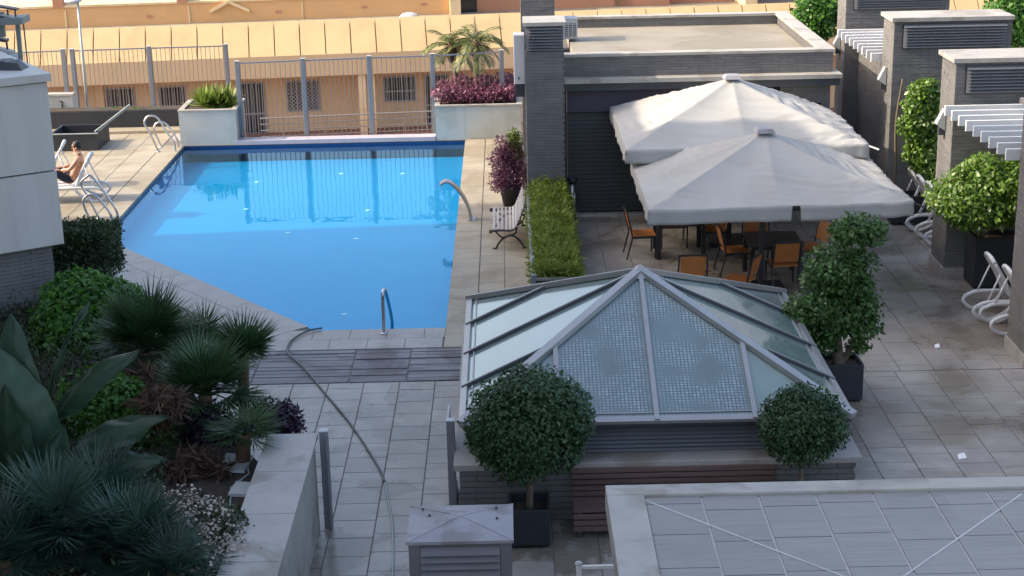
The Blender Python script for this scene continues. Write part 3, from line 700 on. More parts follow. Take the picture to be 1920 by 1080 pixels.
a, z = uw(765, 30); dm = MB(); dm.lathe([(.42, 0), (.40, .1), (.3, .2), (.12, .26)], 16, bpt(a, ub+1.1, zf1+.7)); dm.build('roof_dome', M_lampg, pb, True)
p, q = uw(863, 28), uw(895, -10); bbox(MB(), p[0], q[0], ub-.32, ub-.28, p[1]-.1, q[1]+.4).build('upper_window', M_glassd, pb)
# more of the same street further right
rb = wthing('terracotta_building', bpt(18, -9, ZW), 'terracotta and cream houses behind the bar roof, top right', 'building')
def rw(px, py, off): return buv(bw(px, py, off))
o1 = -4.0
bbox(MB(), rw(1060, 20, o1)[0], rw(1545, 20, o1)[0], o1, o1-4, -4.2, 3.2).build('back_wall', M_terra, rb)
bbox(MB(), rw(1148, 20, o1)[0], rw(1185, 20, o1)[0], o1+.05, o1+.5, -4.2, 3.2).build('cream_pier', M_cream, rb)
bbox(MB(), rw(1000, 20, o1)[0], rw(1060, 20, o1)[0]+2.2, o1+.04, o1+.3, -4.2, 3.2).build('orange_wall', M_orange, rb)
c0, c1 = rw(1187, 20, o1), rw(1305, 20, o1); zc = rw(1240, 11, o1)[1]
bbox(MB(), c0[0], c1[0], o1+.02, o1+1.6, -4.2, zc).build('low_wall', M_orange, rb)
bbox(MB(), c0[0]-.05, c1[0]+.05, o1+.01, o1+1.7, zc, zc+.07).build('low_wall_coping', M_cream, rb)
bbox(MB(), rw(1310, 20, o1)[0], rw(1350, 20, o1)[0], o1+.02, o1+1.0, -4.2, zc-.25).build('red_recess', M_walk, rb)
MB().lathe([(.26, 0), (.28, .1), (.28, .4), (.2, .46)], 16, bpt(rw(1363, 20, o1)[0], o1+1.0, zc-.4)).build('roof_tank', M_lampg, rb, True)
bbox(MB(), rw(1376, 20, o1)[0], rw(1398, 20, o1)[0], o1+.05, o1+1.8, -4.2, 3.2).build('cream_pier', M_cream, rb)
bbox(MB(), rw(1720, 20, o1)[0], rw(2000, 20, o1)[0], o1, o1-4, -4.2, 3.2).build('orange_wall', M_terra, rb)
bbox(MB(), rw(1775, 20, o1)[0], rw(2000, 20, o1)[0], o1+.2, o1+.05, -4.2, 3.2).build('orange_wall', M_orange, rb)
# far garden wall and trees behind the roofs
fw = wthing('cream_house', bpt(-4, -16, -4), 'pale cream house far behind the peach roof, top edge', 'building')
bbox(MB(), buv(bw(160, 5, -13))[0], buv(bw(240, 5, -13))[0], -13, -17, -4.2, 5).build('wall', M_cream, fw)
bbox(MB(), buv(bw(300, 5, -13))[0], buv(bw(760, 5, -13))[0], -13.5, -17, -4.2, 5).build('wall', M_cream, fw)

# ================================================================== BAR BUILDING WITH FLAT ROOF
bar_ = wthing('bar_building', (4, 35.5, 0), 'low grey brick bar with flat beige roof and black shutters', 'building')
BX0, BX1, BF, BB, RZ = 1.17, 6.72, 32.82, 38.7, 3.14
MB().box(BX0, BX1-.02, BF+.3, BB-.3, 0, 2.9).build('wall', M_brickm, bar_)
MB().box(BX0+.26, BX1-.26, BF+.26, BB-.26, 2.9, RZ).build('roof_deck', M_roofg, bar_)
for nm, (x0, x1, y0, y1) in dict(front=(BX0, BX1, BF, BF+.25), back=(BX0, BX1, BB-.25, BB), right=(BX1-.25, BX1, BF+.255, BB-.255)).items():
    MB().box(x0+.013, x1-.013, y0+.013, y1-.013, 2.93, 3.34).build('parapet', M_brickm, bar_)
    MB().box(x0-.03, x1+.03, y0-.03 if nm != 'right' else y0+.03, y1+.03 if nm != 'right' else y1-.03, 3.343, 3.40).build('parapet_coping', M_copew, bar_)
b = MB(); brickwork((BX0, BF, 0), (1, 0, 0), (0, -1, 0), BX1-BX0, 2.93, 3.34, b); brickwork((BX1, BF+.03, 0), (0, 1, 0), (1, 0, 0), BB-BF, 2.93, 3.34, b)
brickwork((BX1-.25, BB-.25, 0), (-1, 0, 0), (0, -1, 0), BX1-BX0-.3, 3.14, 3.34, b)
brickwork((BX1-.02, BF+.3, 0), (0, 1, 0), (1, 0, 0), BB-BF-.6, 0, 2.9, b)
tag(b.build('brick_courses', M_brick, bar_), kind='stuff')
MB().box(BX0, BX1+.14, BF-.3, BF+.32, 2.84, 2.926).build('drip_edge', M_copew, bar_)
MB().box(BX0, BX1+.1, BF-.22, BF+.3, 2.68, 2.838).build('fascia_board', M_aludk, bar_)
MB().box(BX0+.05, 5.5, BF-.02, BF+.2, 2.2, 2.678).build('awning_box', M_purp, bar_)
for i in range(24):
    z0 = 0.06+i*.0888
    MB().hexa([(BX0+.05, BF+.06, z0), (5.6, BF+.06, z0), (5.6, BF+.2, z0), (BX0+.05, BF+.2, z0)], [(BX0+.05, BF+.085, z0+.085), (5.6, BF+.085, z0+.085), (5.6, BF+.2, z0+.085), (BX0+.05, BF+.2, z0+.085)]).build('shutter_slat', M_shutt, bar_)
MB().box(BX0+.03, 5.62, BF-.05, BF+.25, 0, 0.05).build('threshold', M_steelb, bar_)
brick_box(bar_, 5.64, BX1-.03, BF+.04, BF+.28, 0, 2.675, 'f')
MB().box(5.98, 6.5, BF+.0, BF+.035, 1.95, 2.28).build('window', M_glassd, bar_)
MB().box(5.95, 6.53, BF-.08, BF+.035, 1.86, 1.945).build('window_sill', M_copew, bar_)
# chimney-like brick pier at the bar's left corner
ch = wthing('brick_pier', (.76, 32.3, 0), 'tall dark grey brick pier with louvred top beside the hedge', 'pier')
brick_box(ch, .37, 1.14, 31.9, 32.8, 0, 3.62, 'flr')
MB().box(.385, 1.125, 31.93, 32.78, 3.63, 4.12).build('louvre_core', M_aludk, ch)
louvres(ch, .39, 1.12, 31.92, 3.64, 4.12, 8, M_louv, .06)
MB().box(.33, 1.18, 31.86, 32.84, 4.125, 4.2).build('cap', M_copew, ch)
pr2 = wthing('brick_pier', (.7, 36.3, 0), 'second brick pier behind the tall louvred pier, cut by the frame top', 'pier')
x0 = PY(976, 5, 36.2).x; x1 = PY(1040, 5, 36.2).x
brick_box(pr2, x0, x1, 36.2, 36.9, 0, 4.25, 'fl')
ac = wthing('air_conditioner', (1.4, 34, RZ), 'grey air conditioning unit on the bar roof beside the pier', 'air conditioner')
p = PZ(1055, 79, RZ); q = PZ(1083, 78, RZ); zt = PY(1070, 34, p.y).z
AX0, AX1, AY0, AY1 = p.x-.62, q.x, p.y, p.y+.42
MB().box(AX0, AX1, AY0, AY1, RZ+.06, zt).build('casing', M_lampg, ac, bevel=.02)
MB().box(AX1-.30, AX1-.02, AY0-.012, AY0+.02, RZ+.12, zt-.12).build('fan_recess', M_aludk, ac)
for i in range(7): z = RZ+.14+(zt-RZ-.28)*i/6; MB().box(AX1-.31, AX1-.01, AY0-.022, AY0-.013, z-.008, z+.008).build('grille_bar', M_lampg, ac)
for i in range(4): x = AX1-.30+.28*i/3; MB().box(x-.008, x+.008, AY0-.032, AY0-.023, RZ+.12, zt-.12).build('grille_bar', M_lampg, ac)
for x in (AX0+.1, AX1-.15): MB().box(x, x+.08, AY0, AY1, RZ, RZ+.058).build('foot', M_aludk, ac)
ub_ = wthing('utility_box', (.2, 33, 1.5), 'white utility cabinet fixed to the left side of the brick pier', 'cabinet')
x0 = PY(963, 100, 32.6).x; MB().box(x0, .36, 32.3, 32.75, PY(975, 158, 32.3).z, PY(975, 66, 32.3).z).build('cabinet', M_pergw, ub_, bevel=.015)
MB().box(x0+.02, .35, 32.33, 32.7, PY(975, 182, 32.3).z, PY(975, 159, 32.3).z).build('bracket', M_aludk, ub_)
MB().box(x0+.08, x0+.11, 32.28, 32.3, 3.0, 3.05).build('lock', M_aludk, ub_)

# ================================================================== RIGHT-HAND BRICK WALLS WITH PERGOLAS
def big_pier(yf, label, zt=4.0, x1=10.2, plinth=True, lamp=True):
    t = wthing('brick_wall_pier', (8.6, yf+.45, 0), label, 'pier', 'brick piers along the right side')
    x0 = 7.82
    brick_box(t, x0, x1, yf, yf+.92, .2 if plinth else 0, zt-.08, 'fl')
    if plinth: MB().box(x0-.03, x1, yf-.03, yf+.95, 0, .2).build('plinth', M_cope, t)
    MB().box(x0-.06, x1+.02, yf-.06, yf+.98, zt-.078, zt).build('coping', M_copew, t)
    MB().box(x0+.16, x1-.1, yf-.012, yf+.01, zt-.62, zt-.12).build('louvre_back', M_aludk, t)
    louvres(t, x0+.18, x1-.12, yf-.02, zt-.6, zt-.14, 8, M_louv, .06)
    if not lamp: return t
    # lantern on the sunny side
    zl = 2.75; l = empty('wall_lamp', (x0-.015, yf+.5, zl), 'triangular grey wall lamp on the ' + label.split(',')[0], 'lamp', 0, 'wall lamps on the piers')
    MB().hexa([(-.16, -.09, .0), (0, -.09, -.12), (0, .09, -.12), (-.16, .09, 0)], [(-.03, -.07, .26), (0, -.07, .26), (0, .07, .26), (-.03, .07, .26)]).build('shade', M_lampg, l)
    MB().box(-.10, -.004, -.06, .06, -.20, -.075).build('lamp_body', M_aludk, l)
    return t
big_pier(27.7, 'brick pier nearest the big green bush, louvred top')
big_pier(32.3, 'middle brick pier behind the climbing plant', 4.08)
big_pier(37.0, 'farthest brick pier with louvred top, cut by the frame', 4.25)
big_pier(23.0, 'brick pier at the right edge beside the loungers', 4.0, lamp=False)
def pergola(y0, y1, label):
    t = wthing('pergola', (8.9, (y0+y1)/2, 0), label, 'pergola', 'white slat pergolas on the right')
    n = 9
    for i in range(n):
        y = y1 - (y1-y0)*i/(n-1)
        MB().box(7.62, 10.6, y-.03, y+.03, 3.02, 3.20).build('slat', M_pergw, t, bevel=.006)
    MB().box(8.6, 8.72, y0-.2, y1+.1, 2.84, 3.018).build('beam', M_pergw, t)
    MB().box(10.3, 10.42, y0-.2, y1+.1, 2.84, 3.018).build('beam', M_pergw, t)
pergola(24.02, 27.55, 'white slat pergola above the big bush, nearest on the right')
pergola(33.4, 36.85, 'smaller looking white slat pergola between the far brick piers')
lw = wthing('brick_wall', (8, 35, 0), 'dark brick side wall under the farther pergola', 'wall')
brick_box(lw, 8.15, 8.45, 33.3, 36.95, 0, 2.8, 'fl')
rw_ = wthing('brick_wall', (10.4, 26, 0), 'brick rear wall under the nearer pergola behind the bush', 'wall')
brick_box(rw_, 10.25, 10.6, 22.0, 27.6, 0, 2.82, 'fl')

# ================================================================== SKYLIGHT
from mathutils import noise as mnoise
sk = wthing('pyramid_skylight', (1.73, 20.6, 0), 'glass pyramid skylight with grey aluminium ribs on a louvred brick base', 'skylight')
EX0, EX1, EY0, EY1, EZ = -0.66, 4.12, 18.10, 23.17, 1.22
APX = Vector((1.73, 20.64, 2.36))
def face_pt(p0, p1, s, t):
    e = Vector(p0).lerp(Vector(p1), s); mid = Vector(p0).lerp(Vector(p1), .5)
    return e + (APX-mid)*t
CRN = [Vector((EX0, EY0, EZ)), Vector((EX1, EY0, EZ)), Vector((EX1, EY1, EZ)), Vector((EX0, EY1, EZ))]
for fi in range(4):
    p0, p1 = CRN[fi], CRN[(fi+1) % 4]; W_ = (p1-p0).length; S_ = (APX-(p0+p1)/2).length
    nrm = (p1-p0).cross(APX-p0).normalized()
    tm = lambda s: 1-abs(2*s-1)
    for k in range(4):
        s0, s1 = k/4, (k+1)/4
        poly = [(s0, 0), (s1, 0)] + ([(s1, tm(s1))] if tm(s1) > 0 else []) + ([(s0, tm(s0))] if tm(s0) > 0 else [])
        cx_, cy_ = sum(a for a, _ in poly)/len(poly), sum(b for _, b in poly)/len(poly)
        mos = fi == 0 and k in (1, 2)
        inn = [(cx_+(a-cx_)*.78, cy_+(c-cy_)*.84) for a, c in poly]; n = len(poly)
        vs2 = [face_pt(p0, p1, a, c)+nrm*.012 for a, c in poly+inn]
        vs3 = [face_pt(p0, p1, a, c)-nrm*.004 for a, c in poly]
        fs = [tuple(range(n, 2*n))] + [(i, (i+1) % n, n+(i+1) % n, n+i) for i in range(n)] + [tuple(2*n+i for i in range(n-1, -1, -1))] + [(2*n+i, 2*n+(i+1) % n, (i+1) % n, i) for i in range(n)]
        me = bpy.data.meshes.new('glass_pane'); me.from_pydata(vs2+vs3, [], fs)
        at = me.attributes.new('inner', 'FLOAT', 'POINT'); at.data.foreach_set('value', [0.]*n+[1.]*n+[0.]*n)
        uvl = me.uv_layers.new(name='UVMap'); uvs = [(a*W_, c*S_) for a, c in poly+inn+poly]
        for lp in me.loops: uvl.data[lp.index].uv = uvs[lp.vertex_index]
        me.materials.append(M_glasm if mos else M_glass)
        o = bpy.data.objects.new('glass_pane', me); COL.objects.link(o); par(o, sk)
    for k in (1, 2, 3):
        s = k/4; a, c = face_pt(p0, p1, s, 0)+nrm*.03, face_pt(p0, p1, s, tm(s)-(.02 if k != 2 else .06))+nrm*.03
        MB().bar(a, c, .06 if fi in (0, 2) else .035, .07, nrm).build('mullion', M_alu, sk)
        if fi in (1, 3): MB().bar(a-nrm*.008, c-nrm*.008, .072, .058, nrm).build('mullion_shade', M_aludk, sk)  # dark bar under each side mullion, colouring in its shadow side
    MB().bar(p0+nrm*.02+(APX-(p0+p1)/2)*.012, p1+nrm*.02+(APX-(p0+p1)/2)*.012, .09, .05, nrm).build('eave_rail', M_alu, sk)
    MB().bar(face_pt(p0, p1, .03, .055)+nrm*.016, face_pt(p0, p1, .97, .055)+nrm*.016, .018, .02, nrm).build('glazing_bar', M_alu, sk)
for c in CRN:
    d = (APX-c).normalized(); MB().bar(c+Vector((0, 0, .045)), APX+Vector((0, 0, .045))-d*.06, .125, .07).build('hip_rib', M_alu, sk)
MB().hexa([(APX.x-.16, APX.y-.16, 2.33), (APX.x+.16, APX.y-.16, 2.33), (APX.x+.16, APX.y+.16, 2.33), (APX.x-.16, APX.y+.16, 2.33)],
          [(APX.x-.02, APX.y-.02, 2.47), (APX.x+.02, APX.y-.02, 2.47), (APX.x+.02, APX.y+.02, 2.47), (APX.x-.02, APX.y+.02, 2.47)]).build('apex_cap', M_alu, sk)
MB().box(-.5, 3.96, 18.30, 23.0, .785, 1.17).build('base_core', M_aludk, sk)
MB().box(EX0+.02, EX1-.02, EY0+.02, EY1-.02, 1.172, 1.20).build('soffit', M_aludk, sk)
louvres(sk, -.45, 3.9, 18.29, .79, 1.165, 7, M_louv, .05)
for x in (-.5, 3.91): MB().box(x, x+.06, 18.22, 18.31, .786, 1.17).build('corner_post', M_louv, sk)
MB().box(-.76, 4.22, 17.94, 23.32, .70, .78).build('ledge', M_cope, sk, bevel=.008)
MB().box(-.68, 4.14, 18.02, 23.25, 0, .698).build('brick_core', M_brickm, sk)
bm_ = {}
rg = random.Random(11)
for r in range(9):
    z0 = .01+r*.0765; x = -.69-(r % 2)*.21
    while x < 4.15:
        a, e = max(x, -.69), min(x+.412, 4.15); x += .42
        if e-a < .05: continue
        key = round(e-a, 3)
        if key not in bm_: bm_[key] = MB().box(0, key, 0, .06, 0, .068).mesh('brick', M_brick)
        o = bpy.data.objects.new('brick', bm_[key]); COL.objects.link(o); par(o, sk); o.location = (a, 17.985+rg.uniform(0, .006), z0)
# slatted bench along the brick base
bn = wthing('slatted_bench', (2.2, 17.7, 0), 'long dark brown slatted wooden bench along the skylight base', 'bench')
bx0 = PY(1073, 920, 17.8).x; bx1 = 3.15
for i in range(5):
    z = .37+i*.072; y = 17.93-(.66-z)*.12
    MB().box(bx0, bx1, y-.02, y+.01, z, z+.058).build('back_slat', M_bwood, bn)
for i in range(6):
    y = 17.48+i*.068; MB().box(bx0, bx1, y, y+.056, .335, .36).build('seat_slat', M_bwood, bn)
for i in range(3):
    z = .10+i*.078; MB().box(bx0, bx1, 17.455, 17.478, z, z+.062).build('front_slat', M_bwood, bn)
for x in (bx0+.05, 1.6, 2.6, bx1-.1):
    MB().box(x, x+.05, 17.485, 17.90, 0, .33).build('leg', M_aludk, bn)

# gate posts
def gate_post(x, y, h, label, leaf_=None):
    t = empty('gate_post', (x, y, 0), label, 'post', 0, 'gate posts on the lower terrace')
    MB().box(-.05, .05, -.05, .05, 0, h).build('post', M_post, t, bevel=.006)
    MB().box(-.055, .055, -.055, .055, h, h+.012).build('cap', M_lampg, t)
    if leaf_:
        MB().box(-.05+.0, -.02, .055, leaf_, 0.04, h-.01).build('screen', M_alu, t)
        MB().box(.02, .05, .055, leaf_, 0.04, h*.1).build('lower_rail', M_post, t)
    else:
        MB().box(.03, .055, -.11, -.052, 0.03, h-.02).build('channel', M_post, t)
gate_post(-2.31, 17.93, 1.28, 'blue-grey square post at the end of the pale planter wall')
gate_post(-.80, 18.45, 1.17, 'grey gate post with narrow screen beside the skylight base', .55)

# ventilation box, front
vx = wthing('ventilation_box', (-.6, 15.4, 0), 'grey louvred ventilation box with shallow pyramid cap, bottom centre', 'vent')
VX0, VX1, VY0, VY1, VZ = -1.15, -.04, 15.0, 15.88, 1.2
MB().box(VX0+.03, VX1-.03, VY0+.04, VY1-.03, 0, VZ-.02).build('casing', M_louvg, vx)
for x in (VX0+.02, VX1-.14): MB().box(x, x+.12, VY0+.015, VY0+.05, 0, VZ-.022).build('corner_strip', M_louvg, vx)
louvres(vx, VX0+.145, VX1-.145, VY0+.038, .1, VZ-.06, 13, M_louvg, .06)
MB().box(VX0, VX1, VY0, VY1, VZ-.02, VZ+.012).build('cap_rim', M_ventc, vx)
cm = ((VX0+VX1)/2, (VY0+VY1)/2, VZ+.10); c4 = [(VX0, VY0, VZ+.013), (VX1, VY0, VZ+.013), (VX1, VY1, VZ+.013), (VX0, VY1, VZ+.013)]
for i in range(4):
    MB().add([c4[i], c4[(i+1) % 4], cm, (cm[0], cm[1], VZ)], [(0, 1, 2), (0, 3, 1), (1, 3, 2), (2, 3, 0)]).build('cap_panel', M_ventc, vx)
for i in range(4): MB().bar(c4[i], cm, .02, .008).build('cap_seam', M_ventc, vx)
for x, y in ((VX0+.14, VY0+.72), (VX0+.22, VY0+.55), (VX1-.18, VY0+.7), (VX1-.17, VY0+.45)):
    MB().lathe([(.016, 0), (.014, .012), (.006, .018)], 8, (x, y, VZ+.045 if x < -1 else VZ+.05)).build('bolt', M_aludk, vx)

# tiled canopy roof, lower right
cp = wthing('canopy_roof', (4, 11.5, 0), 'flat tiled roof with pale concrete rim, bottom right foreground', 'roof')
RX0, RY1, RZ2 = .815, 13.48, 2.5
MB().box(RX0+.05, 9, 6.5, RY1-.05, 2.25, 2.42).build('slab', M_wallst, cp)
MB().box(RX0, 9, RY1-.22, RY1, 2.26, RZ2).build('rim', M_copew, cp, bevel=.01)
MB().box(RX0, RX0+.34, 6.5, RY1-.222, 2.26, RZ2).build('rim', M_copew, cp, bevel=.01)
MB().box(RX0+.345, 9, 6.5, RY1-.225, 2.42, 2.455).build('joint_bed', M_roofj, cp)
MB().box(1.6, 8.9, 6.6, 11.2, 0, 2.24).build('support_wall', M_wallst, cp)
tx, ty = .515, .62
mt = {}
rg = random.Random(3)
A1 = (PZ(1205, 935, 2.48), PZ(1590, 1082, 2.48)); A2 = (PZ(1915, 925, 2.48), PZ(1690, 1082, 2.48))
for i in range(9):
    y1 = RY1-.225-rg.uniform(0, .04)
    off = (i*.37) % .5
    ys = [RY1-.228] + [RY1-.228-ty*j-off*.4-.15 for j in range(0, 8)]
    for j in range(len(ys)-1):
        x0, x1 = RX0+.349+i*tx, RX0+.349+(i+1)*tx-.022
        o = MB().box(x0, x1, ys[j+1]+.014, ys[j], 2.456, 2.4685+rg.uniform(0, .002)).build('roof_tile', M_rooft, cp)
for a, e in (A1, A2):
    MB().bar((a.x, a.y, 2.4715), (e.x, e.y, 2.4715), .015, .006).build('pale_joint', M_roofj, cp)
rl = wthing('white_railing', (.7, 12.8, 0), 'short white metal railing corner beside the tiled roof, bottom edge', 'railing')
p = PY(1085, 1058, 13.4)
MB().bar((p.x, 13.4, 0), (p.x, 13.4, p.z), .05, .05).build('post', M_pergw, rl)
MB().lathe([(.035, 0), (.035, .015), (.015, .03)], 10, (p.x, 13.4, p.z)).build('cap', M_lampg, rl)
MB().bar((p.x, 13.4, p.z-.03), (p.x+.5, 13.4, p.z-.03), .03, .03).build('top_rail', M_pergw, rl)
MB().bar((p.x, 13.4, .2), (p.x+.5, 13.4, .2), .03, .03).build('bottom_rail', M_pergw, rl)
MB().bar((p.x+.5, 13.4, 0), (p.x+.5, 13.4, p.z-.045), .03, .03).build('post', M_pergw, rl)

# ================================================================== PARASOLS
def parasol(cx, cy, hx, hy, zp, ze, seed, label, front_gap, ruffle, corner):
    t = wthing('parasol', (cx, cy, 0), label, 'parasol', 'large canvas parasols on the bar terrace')
    N = 110; rgn = random.Random(seed); off = Vector((seed*3.1, seed*1.7, 0))
    def hz(u, v):
        r = max(abs(u), abs(v)); a = min(abs(u), abs(v))/r if r > 1e-6 else 0
        z = zp - (zp-ze)*(r**0.93)
        z -= (.20*r*(1-r)+.01*r)*math.sin(math.pi*a)**.7
        # drag folds, running roughly along the sides
        p = Vector((u*hx, v*hy, 0))
        if abs(v) > abs(u): q = Vector((p.x*.55+p.y*.7, p.y*5.2+p.x*.9, 0))
        else: q = Vector((p.x*5.2+p.y*.8, p.y*.6, 0))
        k_ = max(0, mnoise.noise(p*.8+off*2)+.35)
        n1, n2 = mnoise.noise(q*.9+off), mnoise.noise(q*1.9-off)
        z += (.03-abs(n1)*.14)*k_*min(1, r*1.8)*(1-r**4) - abs(n2)*.045*k_*r*(1-.6*r**4) + mnoise.noise(p*1.1+off)*.014*r
        if u > 0:
            f = u*r; z -= ruffle*f*(abs(mnoise.noise(Vector((p.x*1.0+p.y*3.0, p.y*5.0-p.x*1.6, 3))+off))*.17-.03)
        z += corner[(0 if u < 0 else 1)+(0 if v < 0 else 2)]*max(0, abs(u*v))**1.5
        return z
    vs_ = []; fs = []
    for j in range(N+1):
        for i in range(N+1):
            u, v = -1+2*i/N, -1+2*j/N; vs_.append((cx+u*hx, cy+v*hy, hz(u, v)))
    for j in range(N):
        for i in range(N): a = j*(N+1)+i; fs.append((a, a+1, a+N+2, a+N+1))
    o = MB().add(vs_, fs).build('canopy', M_fabric, t, True)
    s_ = o.modifiers.new('solid', 'SOLIDIFY'); s_.thickness = .006
    def val(f, ta, tb, drop=.25):
        n = 40; V = []; F_ = []
        for i in range(n+1):
            tt = ta+(tb-ta)*i/n; u, v = f(tt); x, y = cx+u*hx, cy+v*hy; z = hz(u, v)
            ox, oy = u*.004 if abs(u) == 1 else 0, v*.004 if abs(v) == 1 else 0
            for k in range(6):
                h = k/5; wv = (math.sin(tt*13+seed+math.sin(tt*7)*2)*.014+.012*mnoise.noise(Vector((tt*9, h*3, seed))))*h
                pin = .05*h*(1-math.sin(math.pi*(tt-ta)/(tb-ta)))
                V.append((x+ox+(wv if abs(u) == 1 else -(tt-(ta+tb)/2)*pin*.6), y+oy+(wv if abs(v) == 1 else 0), z+.002-drop*h*(1+.03*math.sin(tt*5+seed))))
        for i in range(n):
            for k in range(5): a = i*6+k; F_.append((a, a+6, a+7, a+1))
        oo = MB().add(V, F_).build('valance', M_fabric, t, True); s2 = oo.modifiers.new('solid', 'SOLIDIFY'); s2.thickness = .005
    if front_gap is not None:
        val(lambda q: (q, -1), -1, front_gap-.03); val(lambda q: (q, -1), front_gap+.03, 1)
    else: val(lambda q: (q, -1), -1, 1)
    val(lambda q: (q, 1), -1, 1); val(lambda q: (-1, q), -1, 1); val(lambda q: (1, q), -1, 1)
    MB().box(cx-.045, cx+.045, cy-.045, cy+.045, .06, zp-.05).build('pole', M_tframe, t)
    MB().hexa([(cx-.17, cy-.17, zp-.025), (cx+.17, cy-.17, zp-.025), (cx+.17, cy+.17, zp-.025), (cx-.17, cy+.17, zp-.025)], [(cx-.12, cy-.12, zp+.045), (cx+.12, cy-.12, zp+.045), (cx+.12, cy+.12, zp+.045), (cx-.12, cy+.12, zp+.045)]).build('top_cap', M_ventc, t)
    MB().box(cx-.42, cx+.42, cy-.42, cy+.42, 0.002, .06).build('base_plate', M_tframe, t)
    MB().box(cx-.09, cx+.09, cy-.09, cy+.09, zp-.75, zp-.62).build('runner', M_tframe, t)
    for u, v in ((-1,-1),(0,-1),(1,-1),(1,0),(1,1),(0,1),(-1,1),(-1,0)):
        e = (cx+u*hx*1.0, cy+v*hy*1.0, hz(u, v)-.045); MB().bar((cx, cy, zp-.26), (e[0], e[1], e[2]-.03), .03, .03).build('rib', M_tframe, t)
        m_ = Vector((cx, cy, zp-.26)).lerp(Vector(e), .45); MB().bar((cx, cy, zp-.7), m_, .022, .022).build('strut', M_tframe, t)
    for u, v in ((1, -1), (1, 1)):
        e = Vector((cx+u*hx, cy+v*hy, hz(u, v)-.03)); MB().bar(e, e+Vector((.16*u, .1*v, -.05)), .026, .026).build('rib_tip', M_pergw if seed == 2 else M_tframe, t)
parasol(4.43, 27.22, 2.17, 1.87, 2.90, 2.02, 1, 'grey-looking shaded canvas parasol nearest the skylight', .115, .55, (-.02, .05, .02, .10))
parasol(4.30, 30.45, 2.2, 2.15, 3.28, 2.38, 2, 'half sunlit cream canvas parasol next to the bar front', None, 1.25, (-.02, -.02, -.04, -.15))

# ================================================================== TABLES AND CHAIRS
def table(x, y, sx, sy, label):
    t = empty('table', (x, y, 0), label, 'table', 0, 'dark tables under the parasols')
    MB().box(-sx/2, sx/2, -sy/2, sy/2, .715, .745).build('table_top', M_ttop, t, bevel=.006)
    MB().box(-sx/2+.04, sx/2-.04, -sy/2+.04, sy/2-.04, .64, .713).build('apron', M_tframe, t)
    for i in (-1, 1):
        for j in (-1, 1): MB().box(i*(sx/2-.055)-.04, i*(sx/2-.055)+.04, j*(sy/2-.055)-.04, j*(sy/2-.055)+.04, 0, .638).build('leg', M_tframe, t)
table(3.24, 29.72, .96, .9, 'dark table at the left, beneath the parasol edge')
table(4.76, 28.0, .98, .95, 'dark square table at the right, beside the parasol pole')
def chair_proto():
    t = empty('chair', (0, 0, 0), 'orange wood chair', 'chair', 0, 'dark framed chairs with orange seats under the parasols')   # faces +X
    MB().box(-.22, .24, -.23, .23, .43, .455).build('seat', M_ofab, t, bevel=.008)
    MB().hexa([(-.235, -.215, .53), (-.215, -.215, .53), (-.215, .215, .53), (-.235, .215, .53)], [(-.32, -.215, .88), (-.30, -.215, .88), (-.30, .215, .88), (-.32, .215, .88)]).build('backrest', M_ofab, t)
    for s_ in (-1, 1):
        MB().tube([(.22, s_*.25, 0), (.23, s_*.25, .44)], .017, 6).build('front_leg', M_tframe, t)
        MB().tube([(-.33, s_*.25, 0), (-.22, s_*.25, .43), (-.245, s_*.25, .55), (-.33, s_*.245, .92)], .017, 6).build('rear_leg', M_tframe, t)
        MB().bar((-.22, s_*.25, .425), (.23, s_*.25, .425), .02, .04).build('side_rail', M_tframe, t)
    MB().bar((-.33, -.245, .915), (-.33, .245, .915), .025, .03).build('top_rail', M_tframe, t)
    MB().bar((.22, -.24, .42), (.22, .24, .42), .02, .035).build('front_rail', M_tframe, t)
    return t
cproto = chair_proto(); first = True
for x, y, a, lab in [
    (2.52, 29.62, 4, 'orange chair at the far left, seen from the side, by the left table'),
    (3.18, 30.28, -88, 'orange chair on the bar side of the left table'),
    (3.92, 29.85, 178, 'orange chair at the right side of the left table'),
    (3.12, 26.72, 92, 'orange chair standing alone in front of the left table, back to the camera'),
    (4.12, 28.35, 6, 'orange chair at the left side of the right table, seen from the side'),
    (4.85, 27.42, 95, 'orange chair in front of the right table beside the pole'),
    (4.62, 28.92, -92, 'orange chair on the bar side of the right table'),
    (5.55, 28.45, 200, 'orange chair at the right side of the right table near the tree'),
    (3.95, 26.5, 150, 'orange chair peeking up behind the skylight ridge, turned sideways')]:
    c = cproto if first else copy_tree(cproto); first = False
    c.location = (x, y, 0); c.rotation_euler = (0, 0, rad(a)); c['label'] = lab

